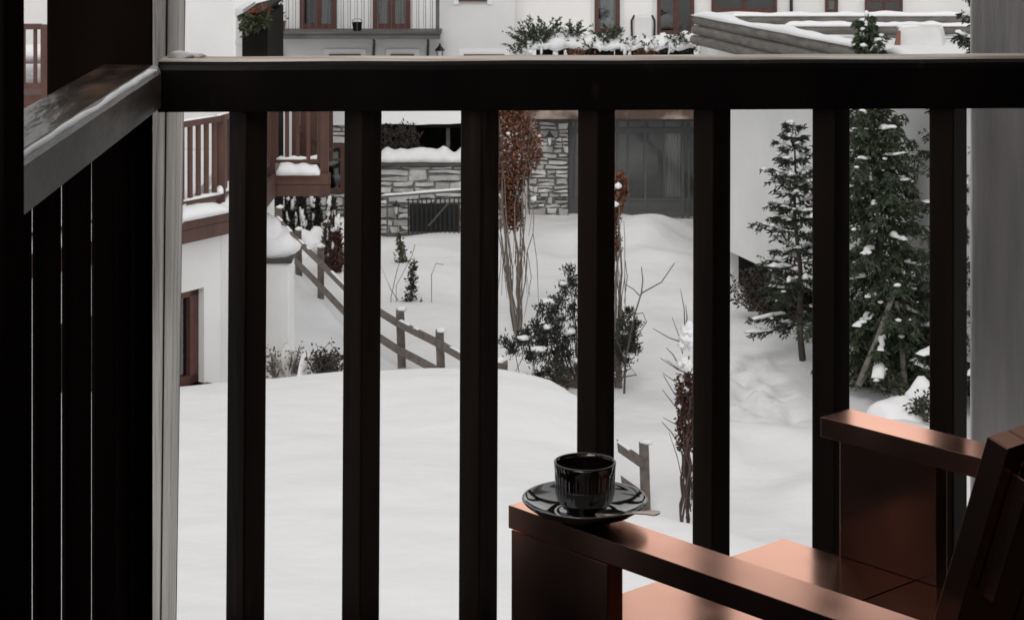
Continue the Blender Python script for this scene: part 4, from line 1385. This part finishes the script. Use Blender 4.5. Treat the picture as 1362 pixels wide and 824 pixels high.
# two bare poles among the spruces
for pxa, pya, pxb, pyb, d, lab in ((1205, 522, 1192, 400, 36.6, "bare grey pole standing upright under the tall spruce"), (1142, 500, 1188, 392, 36.4, "bare grey pole leaning to the right under the tall spruce")):
    b = MB(); p, q = W(pxa, pya + 12, d), W(pxb, pyb, d)
    b.tube([p, p.lerp(q, .5) + Vector((0.02, 0, 0)), q], [0.06, 0.055, 0.045], 8)
    tag(b.build("pole", PALEBARK, smooth=True), lab, "pole", "poles under the spruces")


def under_brush(pts, d, name, label, mat_, n, seed, leafw=0.05, leafl=0.12, spread=(10, 10)):
    r = random.Random(seed)
    t = thing(name, W(pts[0][0], pts[0][1], d), label, "shrub", None)
    br, lf = MB(), MB()
    for px, py in pts:
        for k in range(n):
            p = W(px + r.gauss(0, 3), py + 6, d + r.uniform(-.2, .2))
            q = p + Vector((r.gauss(0, spread[0] * .014), r.gauss(0, .15), r.uniform(.3, 1) * spread[1] * .014))
            br.tube([p, p.lerp(q, .5) + Vector((r.gauss(0, .03), 0, .03)), q], [0.012, 0.008, 0.004], 4)
            for m in range(14):
                c = p.lerp(q, r.uniform(.3, 1.05))
                lf.leaf(c + Vector((r.gauss(0, .05), r.gauss(0, .05), r.gauss(0, .04))), (r.uniform(-1, 1), r.uniform(-1, 1), r.uniform(-.6, 1)), leafw, leafl * r.uniform(.5, 1.2), r)
    br.build("stems", TWIG, t)
    lf.build("foliage", mat_, t)
    return t


under_brush([(1000, 408), (1015, 412), (1030, 420), (1045, 432), (1020, 396), (1060, 440)], 43.0, "dark_hedge", "dark low hedge at the foot of the light grey wall", CEDAR, 26, 2, spread=(22, 60))
under_brush([(1150, 510), (1165, 515), (1215, 505), (1230, 500), (1140, 505)], 37.6, "undergrowth", "dark twiggy undergrowth beneath the tall spruce", CEDAR, 16, 5, spread=(30, 70))

# snow-covered boulders in front of the spruces
for i, (px, py, d, rx, rz, lab) in enumerate(((1193, 556, 34.3, .50, .42, "rounded snow-covered boulder below the tall spruce"), (1228, 540, 34.6, .36, .50, "snow-capped boulder close to the plaster pillar"))):
    p = W(px, py, d)
    t = thing("boulder", (p.x, p.y, ground_z(p.x, p.y) - 0.1), lab, "boulder", "snowy boulders under the spruces")
    b = MB(); b.blob((p.x, p.y, p.z - 0.22), (rx * .85, rx * .7, rz), seed=i + 2, amt=.3, sub=3); b.build("rock", BOULDER, t, smooth=True)
    b = MB(); b.blob((p.x, p.y - 0.03, p.z - 0.02), (rx, rx * .9, rz * .95), seed=i + 6, amt=.25, sub=3); b.build("snow", SNOWFINE, t, smooth=True)
under_brush([(1232, 552), (1226, 545)], 34.0, "dwarf_conifer", "small dark conifer sprig poking out beside the snowy boulder", NEEDLE, 9, 8, spread=(14, 26))


def vine(px, base_py, top_py, d, seed, label, leaf_from, leaf_px, stems, spread_px, shift=0, tufts=7, leaf_m=VINELEAF, nleaf=2600, cap=False, kind="vine"):
    """stems rising from one foot into a hanging mass of dry leaves"""
    r = random.Random(seed)
    base = W(px, base_py, d)
    base.z = ground_z(base.x, base.y) - 0.05
    t = thing("creeper_tree", base, label, "tree", "creeper-hung trees in the garden")
    s = MB()
    top = W(px, top_py, d)
    H = top.z - base.z
    for k in range(stems):
        a = r.uniform(0, 6.28)
        f = math.sqrt(r.uniform(0.05, 1))
        ex = (f * math.cos(a) * spread_px + shift) / FPX * d
        ey = f * math.sin(a) * spread_px / FPX * d
        pts = []
        hh = H * r.uniform(0.6, 0.98)
        for i in range(10):
            q = i / 9
            e = q ** 0.85
            pts.append((base.x + ex * e * 1.05 + 0.05 * math.sin(q * 7 + k * 1.9) * q + 0.02 * math.sin(q * 17 + k) + r.gauss(0, .014) + (0.05 * math.cos(k * 2.4)) * (1 - q), base.y + ey * e, base.z + hh * q))
        r0 = 0.016 if k > 2 else 0.036
        s.tube(pts, [r0 * (1 - 0.075 * i) for i in range(10)], 5)
        # hanging strands
        for h_ in range(2):
            q = r.uniform(0.55, .95)
            i = min(8, int(q * 9))
            p0 = Vector(pts[i])
            ln = r.uniform(.25, .5) * H * 0.6
            s.tube([p0, p0 + Vector((ex * .18 + r.gauss(0, .05), ey * .18, -ln * .4)), p0 + Vector((ex * .12 + r.gauss(0, .05), ey * .15, -ln))], [0.009, 0.008, 0.005], 4)
    s.build("stems", PALESTEM, t)
    lf = MB()
    lz0, lz1 = ZZ(leaf_from, d), ZZ(top_py, d)
    for k in range(nleaf):
        q = r.random() ** 0.9
        z = lz0 + (lz1 - lz0) * q
        a = r.uniform(0, 6.28)
        wr = leaf_px / FPX * d * (0.75 + 0.35 * math.sin(q * 7 + seed)) * (0.8 + 0.2 * min(1, q * 4)) * math.sqrt(r.random())
        lf.leaf((base.x + shift / FPX * d + wr * math.cos(a) + 0.06 * math.sin(z * 4), base.y + wr * math.sin(a) * 0.8, z + r.gauss(0, .08) - (0.35 * r.random() if q < .2 else 0)),
                (r.uniform(-.7, .7), r.uniform(-1, .5), r.uniform(-1, .3)), r.uniform(.04, .075), r.uniform(.06, .11), r)
    lf.build("leaves", leaf_m, t)
    sn = MB()
    for k in range(tufts):
        z = lz0 + (lz1 - lz0) * r.uniform(.1, 1)
        a = r.uniform(0, 6.28)
        wr = leaf_px / FPX * d * r.uniform(.3, 1)
        sz = r.uniform(.03, .075)
        sn.blob((base.x + shift / FPX * d + wr * math.cos(a), base.y - abs(wr * math.sin(a)), z), (sz, sz, sz * .8), seed=k, amt=.5)
    sn.build("snow", SNOWFINE, t, smooth=True)
    return t


vine(688, 438, 120, 42.0, 4, "tall creeper-hung tree with a russet leaf mass and many pale stems", 282, 36, 17, 33, shift=-6, nleaf=5200, tufts=5)
vine(822, 512, 235, 37.8, 9, "slim creeper-hung tree beside the dark pine shrub with a russet tip", 318, 13, 9, 17, shift=-3, nleaf=1500)

# twiggy bundle of climbers close by, with snow on its head
r = random.Random(33)
base = W(914, 705, 29.6); base.z = ground_z(base.x, base.y) - 0.05
t = thing("climber_column", base, "slender column of tangled dark climber stems with a snow head", "climber")
s, lf, sn = MB(), MB(), MB()
for k in range(20):
    pts = []
    a0, sp, rr_ = r.uniform(0, 6.28), r.uniform(-5, 5), r.uniform(.03, .15)
    h0, h1 = r.uniform(0, 1.1) if k > 5 else 0, r.uniform(1.9, 2.75)
    for i in range(16):
        q = i / 15
        z = h0 + (h1 - h0) * q
        pts.append((base.x + rr_ * math.cos(a0 + sp * q) * (0.7 + .3 * q) + r.gauss(0, .012), base.y + rr_ * math.sin(a0 + sp * q) + r.gauss(0, .012), base.z + z))
    s.tube(pts, 0.010 if k > 3 else 0.018, 5)
for k in range(12):
    z = r.uniform(1.5, 2.9)
    p0 = base + Vector((r.uniform(-.1, .1), r.uniform(-.1, .1), z))
    dirx = r.choice((-1, -1, 1)) * r.uniform(.15, .5)
    q = p0 + Vector((dirx, r.uniform(-.2, .2), r.uniform(.1, .5)))
    s.tube([p0, p0.lerp(q, .5) + Vector((0, 0, -.03)), q], [.009, .007, .004], 4)
for pxa, pya, pxb, pyb in ((911, 435, 905, 384), (908, 470, 894, 422), (912, 440, 912, 405), (900, 480, 886, 462), (908, 640, 890, 575), (903, 590, 880, 560)):
    p, q = W(pxa, pya, 29.6), W(pxb, pyb, 29.6)
    s.tube([p, p.lerp(q, .5) + Vector((.02, 0, 0)), q], [.010, .008, .004], 4)
s.build("stems", VINETWIG, t)
for k in range(1500):
    z = 1.35 + 1.05 * r.random() ** 0.9
    a = r.uniform(0, 6.28); w_ = .16 * math.sqrt(r.random())
    lf.leaf((base.x + w_ * math.cos(a), base.y + w_ * math.sin(a), base.z + z), (r.uniform(-1, 1), r.uniform(-1, .5), r.uniform(-1, .3)), .035, .065, r)
lf.build("leaves", VINELEAFDARK, t)
for px, py, sz in ((915, 440, .10), (911, 449, .09), (917, 452, .10), (908, 457, .06), (905, 484, .05), (911, 481, .06), (916, 486, .07), (907, 505, .03), (913, 517, .035), (904, 540, .025), (915, 560, .03)):
    p = W(px, py, 29.5)
    sn.blob(p, (sz, sz * .9, sz * 1.1), seed=px, amt=.9, sub=3, freq=2.4)
sn.build("snow", SNOWFINE, t, smooth=True)

# dark pine shrub in the middle of the garden
r = random.Random(17)
base = W(770, 520, 37.5); base.z = ground_z(base.x, base.y) - 0.05
t = thing("pine_shrub", base, "dark mountain pine shrub with curved branches in the garden snow", "shrub")
br, nd, sn = MB(), MB(), MB()
tips = []
for px, py in ((672, 455), (684, 462), (690, 448), (700, 455), (712, 432), (720, 410), (716, 442), (732, 425), (745, 400), (750, 382), (758, 360), (762, 410), (738, 450), (720, 470), (706, 474), (728, 490), (716, 500), (742, 505), (760, 440), (755, 470), (775, 395), (790, 405), (800, 430), (812, 450), (835, 415), (838, 440), (845, 462), (832, 478), (828, 430), (845, 430), (785, 450), (770, 485), (742, 480), (735, 400), (775, 430), (748, 425), (764, 376), (724, 455), (700, 442), (738, 470), (728, 440), (742, 436), (752, 452), (746, 492), (733, 512), (757, 495), (842, 448), (836, 462), (826, 462), (830, 448), (745, 462), (716, 455), (735, 412)):
    d_ = 37.5 + r.uniform(-.7, .7)
    tip = W(px, py, d_)
    hub = Vector((base.x + (tip.x - base.x) * 0.25, base.y, base.z + 0.15))
    mid = hub.lerp(tip, .55) + Vector((r.gauss(0, .12) + (tip.x - base.x) * .22, 0, -0.22 + r.uniform(-.1, .08)))
    pts = [base + Vector((0, 0, .05)), hub, mid, hub.lerp(tip, .82) + Vector((0, 0, -.06)), tip]
    br.tube(pts, [.024, .018, .011, .007, .004], 5)
    # bottle-brush tufts at the branch end and along it
    for q, dn in ((1.0, 95), (0.88, 60), (0.74, 26)):
        c0 = pts[2].lerp(tip, q)
        dd = (tip - pts[2]).normalized()
        for m in range(dn):
            e = (dd * .7 + Vector((r.gauss(0, .6), r.gauss(0, .6), r.gauss(0, .6) + .25))).normalized()
            nd.leaf(c0 + Vector((r.gauss(0, .055), r.gauss(0, .055), r.gauss(0, .045))), e, .027, r.uniform(.06, .10), r)
    if r.random() < .16:
        sn.blob(tip + Vector((r.uniform(-.05, .05), 0, .08)), (r.uniform(.07, .15), .09, .05), seed=px, amt=.5)
for px, py, rx in ((728, 402, .17), (735, 405, .14), (755, 440, .14), (750, 432, .1)):
    sn.blob(W(px, py, 37.4), (rx, .15, .07), seed=px, amt=.5)
br.build("branches", BARK, t); nd.build("needles", PINENEEDLE, t); sn.build("snow", SNOWFINE, t, smooth=True)

# bare twig plants
t = thing("bare_sapling", W(840, 470, 37.2), "thin bare forked sapling right of the dark pine shrub", "sapling")
b = MB()
for pl_ in (((832, 478, 6), (845, 415, 6), (853, 390, 5), (880, 375, 4), (897, 350, 3)), ((853, 392, 5), (855, 372, 4), (853, 355, 3)), ((851, 393, 4), (842, 384, 3), (832, 378, 3)), ((838, 418, 4), (855, 416, 3), (860, 428, 3), (852, 440, 3)), ((845, 415, 4), (838, 418, 4), (828, 425, 3))):
    b.tube([W(a_, c_, 37.2) for a_, c_, _ in pl_], [w_ * 0.0028 for _, _, w_ in pl_], 5)
b.tube([W(832, 478, 37.2), (XX(830, 37.2), 37.2, ground_z(XX(830, 37.2), 37.2) - .05)], [.018, .02], 5)
b.build("stems", TWIG, t)

r = random.Random(51)
for px, y0, y1, lean_, m_, lab in ((535, 355, 308, -5, HERB, "upper withered stalk of dull green leaves on the snow slope"), (545, 393, 343, 6, CEDAR, "lower withered dark stalk on the snow slope above the fence")):
    d_ = (CZ - GZ) * FPX / (y1 + (y0 - y1) * 1.0 - PY) * 0.985
    t = thing("withered_plant", W(px, y0, d_), lab, "plant", "withered stalks on the slope")
    b, lf = MB(), MB()
    p, q = W(px, y0 + 4, d_), W(px + lean_, y1, d_)
    p.z = ground_z(p.x, p.y) - .05
    b.tube([p, p.lerp(q, .5), q], [.02, .015, .008], 5)
    for k in range(5):
        a_ = p.lerp(q, r.uniform(.3, .95)); e_ = a_ + Vector((r.uniform(-.2, .2), 0, r.uniform(.05, .3)))
        b.tube([a_, e_], [.008, .004], 4)
    for k in range(300):
        f = r.random() ** 1.6
        c = p.lerp(q, f * .9)
        sp = .085 * (1 - .7 * f)
        lf.leaf(c + Vector((r.gauss(0, sp), r.gauss(0, sp), 0)), (r.uniform(-1, 1), r.uniform(-1, 1), r.uniform(-.5, 1)), .05, .09, r)
    b.build("stem", TWIG, t); lf.build("leaves", m_, t)
b = MB()
for pl_ in (((520, 395), (528, 360), (536, 335)), ((527, 380), (548, 340), (552, 325)), ((505, 350), (520, 385), (530, 400)), ((574, 365), (580, 350), (590, 352)), ((560, 395), (562, 402)), ((600, 440), (598, 425), (602, 415))):
    pts = [W(a_, c_, 44.5) for a_, c_ in pl_]
    b.tube([(pts[0].x, pts[0].y, ground_z(pts[0].x, pts[0].y))] + pts, [.008] * (len(pts) + 1), 4)
tag(b.build("dry_stems", TWIG), "scattered thin dry stems poking out of the snow slope", "stems", kind='stuff')


under_brush([(516, 196), (524, 196), (534, 197), (548, 197)], 53.9, "dark_shrub", "dark spiky shrub standing in front of the open shed", CEDAR, 22, 21, leafw=.04, leafl=.16, spread=(14, 50))
# dark columnar shrubs beyond the fence
def cedar(px, y0, y1, d, wpx, seed, label, m_=CEDAR, snow=8):
    r = random.Random(seed)
    p = W(px, y0, d); p.z = ground_z(p.x, p.y) - .05
    t = thing("columnar_shrub", p, label, "shrub", "dark columnar shrubs beyond the fence")
    H = ZZ(y1, d) - p.z
    wr = wpx / FPX * d
    b, st, sn = MB(), MB(), MB()
    st.tube([p, p + Vector((.03, 0, H * .5)), p + Vector((0, 0, H * .95))], [.04, .03, .01], 5)
    for k in range(700):
        q = r.random()
        a = r.uniform(0, 6.28)
        w_ = wr * (math.sin(min(1, q * 1.1 + .15) * 3.0) * .8 + .2) * math.sqrt(r.random())
        b.leaf(p + Vector((w_ * math.cos(a), w_ * math.sin(a), H * q)), (.4 * math.cos(a), .4 * math.sin(a), r.uniform(.1, 1) * r.choice((1, 1, -.6))), .05, r.uniform(.1, .2), r)
    for k in range(snow):
        q = r.uniform(.1, 1)
        sn.blob(p + Vector((r.uniform(-1, 1) * wr * .8, -wr * .7, H * q)), (r.uniform(.02, .055), .05, r.uniform(.04, .2)), seed=k + seed, amt=.8)
    st.build("stem", BARK, t); b.build("foliage", m_, t); sn.build("snow", SNOWFINE, t, smooth=True)


cedar(384, 316, 262, 51.2, 8, 1, "leftmost dark columnar shrub beyond the fence, under the brown balcony")
cedar(400, 318, 262, 51.0, 9, 2, "dark columnar shrub beyond the fence with snow hanging in it, second from left", snow=14)
cedar(420, 312, 262, 51.6, 7, 3, "dark columnar shrub beyond the fence, third from the left")
cedar(441, 322, 266, 51.2, 6, 4, "narrow dark shrub beyond the fence in front of the stone house", snow=10)
cedar(447, 360, 290, 47.6, 7, 6, "brownish shrub by the fence below the stone house", m_=VINELEAFDARK, snow=4)
cedar(436, 352, 300, 48.0, 5, 7, "thin dry brown shrub left of the brownish fence shrub", m_=TWIG, snow=2)
b = MB()
for px, py, d_, rx in ((449, 306, 50.6, .45), (412, 322, 49.9, .4), (455, 322, 50, .45)):
    p = W(px, py, d_); b.blob((p.x, p.y, GZ + .25), (rx, .6, .42), seed=px, amt=.7, sub=3)
tag(b.build("snow_heap", SNOWFINE, smooth=True), "heaped snow among the dark columnar shrubs", "snow", kind='stuff')

# stones and a dark bush at the foot of the pier
b = MB(); p = W(375, 470, 25.2)
under_brush([(424, 490), (432, 488), (440, 494)], 24.6, "bramble", "dark leafless bramble beside the garden pier at the mound edge", CEDAR, 18, 14, leafw=.03, leafl=.06, spread=(7, 20))
under_brush([(364, 494), (390, 490)], 25.2, "dry_bush", "small dry bush at the foot of the white garden pier", TWIG, 10, 15, leafw=.025, leafl=.05, spread=(4, 22))
b = MB(); b.blob(W(380, 488, 25.4), (.16, .15, .28), seed=1, amt=.35); tag(b.build("rough_stone", STONE, smooth=True), "rough grey stone at the foot of the white garden pier", "stone")
sn = MB(); sn.ridge([(XX(395 + 66 * k / 16, 24.8), 25.0, ZZ(500, 24.8) - .15) for k in range(17)], 1.4, .30, seed=4, lump=.6); tag(sn.build("snow_drift", SNOWFINE, smooth=True), "low snow drift behind the mound by the garden pier", "snow")
for (pa, pb) in (((360, 470), (378, 497)),):
    b = MB(); b.tube([W(*pa, 25.0), W(*pb, 25.0)], [.02, .02], 6); tag(b.build("fallen_branch", PALEBARK), "pale fallen branch leaning at the foot of the garden pier", "branch")

# ------------------------------------------------------------------ rail fence going down the slope
fence = thing("rail_fence", (-1.48, 39, GZ), "rustic two-rail wooden fence running down the snowy garden", "fence")
posts = [(-5.3, 51.4), (-4.80, 49.4), (-4.12, 46.8), (-3.44, 44.4), (-2.50, 41.7), (-1.48, 39.0), (-0.69, 37.1), (0.34, 34.7), (1.55, 32.4), (2.45, 30.4)]
tops = []
r = random.Random(3)
for i, (x, y) in enumerate(posts):
    zg = ground_z(x, y)
    h = 1.06 + r.uniform(-.05, .06)
    b = MB()
    lx, ly = r.uniform(-.05, .05), r.uniform(-.03, .03)
    w_ = r.uniform(.065, .085)
    b.hexa([(x - w_, y - w_, zg - .2), (x + w_, y - w_, zg - .2), (x + w_, y + w_, zg - .2), (x - w_, y + w_, zg - .2),
            (x - w_ + lx, y - w_ + ly, zg + h), (x + w_ + lx, y - w_ + ly, zg + h - .02), (x + w_ + lx, y + w_ + ly, zg + h), (x - w_ + lx, y + w_ + ly, zg + h + .02)])
    b.build("post", FENCEWOOD, fence, bevel=.012)
    tops.append((x, y, zg, h))
for i in range(len(posts) - 1):
    x0, y0, z0, h0 = tops[i]; x1, y1, z1, h1 = tops[i + 1]
    for hh in (.86, .36):
        b = MB()
        off = Vector((-.10, -.05, 0))
        p, q = Vector((x0, y0, z0 + hh)) + off, Vector((x1, y1, z1 + hh)) + off
        dd = (q - p).normalized()
        b.bar(p - dd * .08, q + dd * .08, .06, .14 + r.uniform(-.015, .015))
        b.build("rail", FENCEWOOD, fence, bevel=.015)
sn = MB()
for i, (x, y, zg, h) in enumerate(tops):
    sn.blob((x, y, zg + h + .02), (.09, .09, .05), seed=i, amt=.5)
for i in range(len(posts) - 1):
    x0, y0, z0, h0 = tops[i]; x1, y1, z1, h1 = tops[i + 1]
    for m in range(3):
        q0_ = r.uniform(.05, .7)
        q1_ = q0_ + r.uniform(.1, .25)
        sn.ridge([(x0 + (x1 - x0) * (q0_ + (q1_ - q0_) * k / 6) - .1, y0 + (y1 - y0) * (q0_ + (q1_ - q0_) * k / 6) - .05, z0 + (z1 - z0) * (q0_ + (q1_ - q0_) * k / 6) + .925) for k in range(7)], .06, .03, seed=m + i)
sn.build("snow", SNOWFINE, fence, smooth=True)
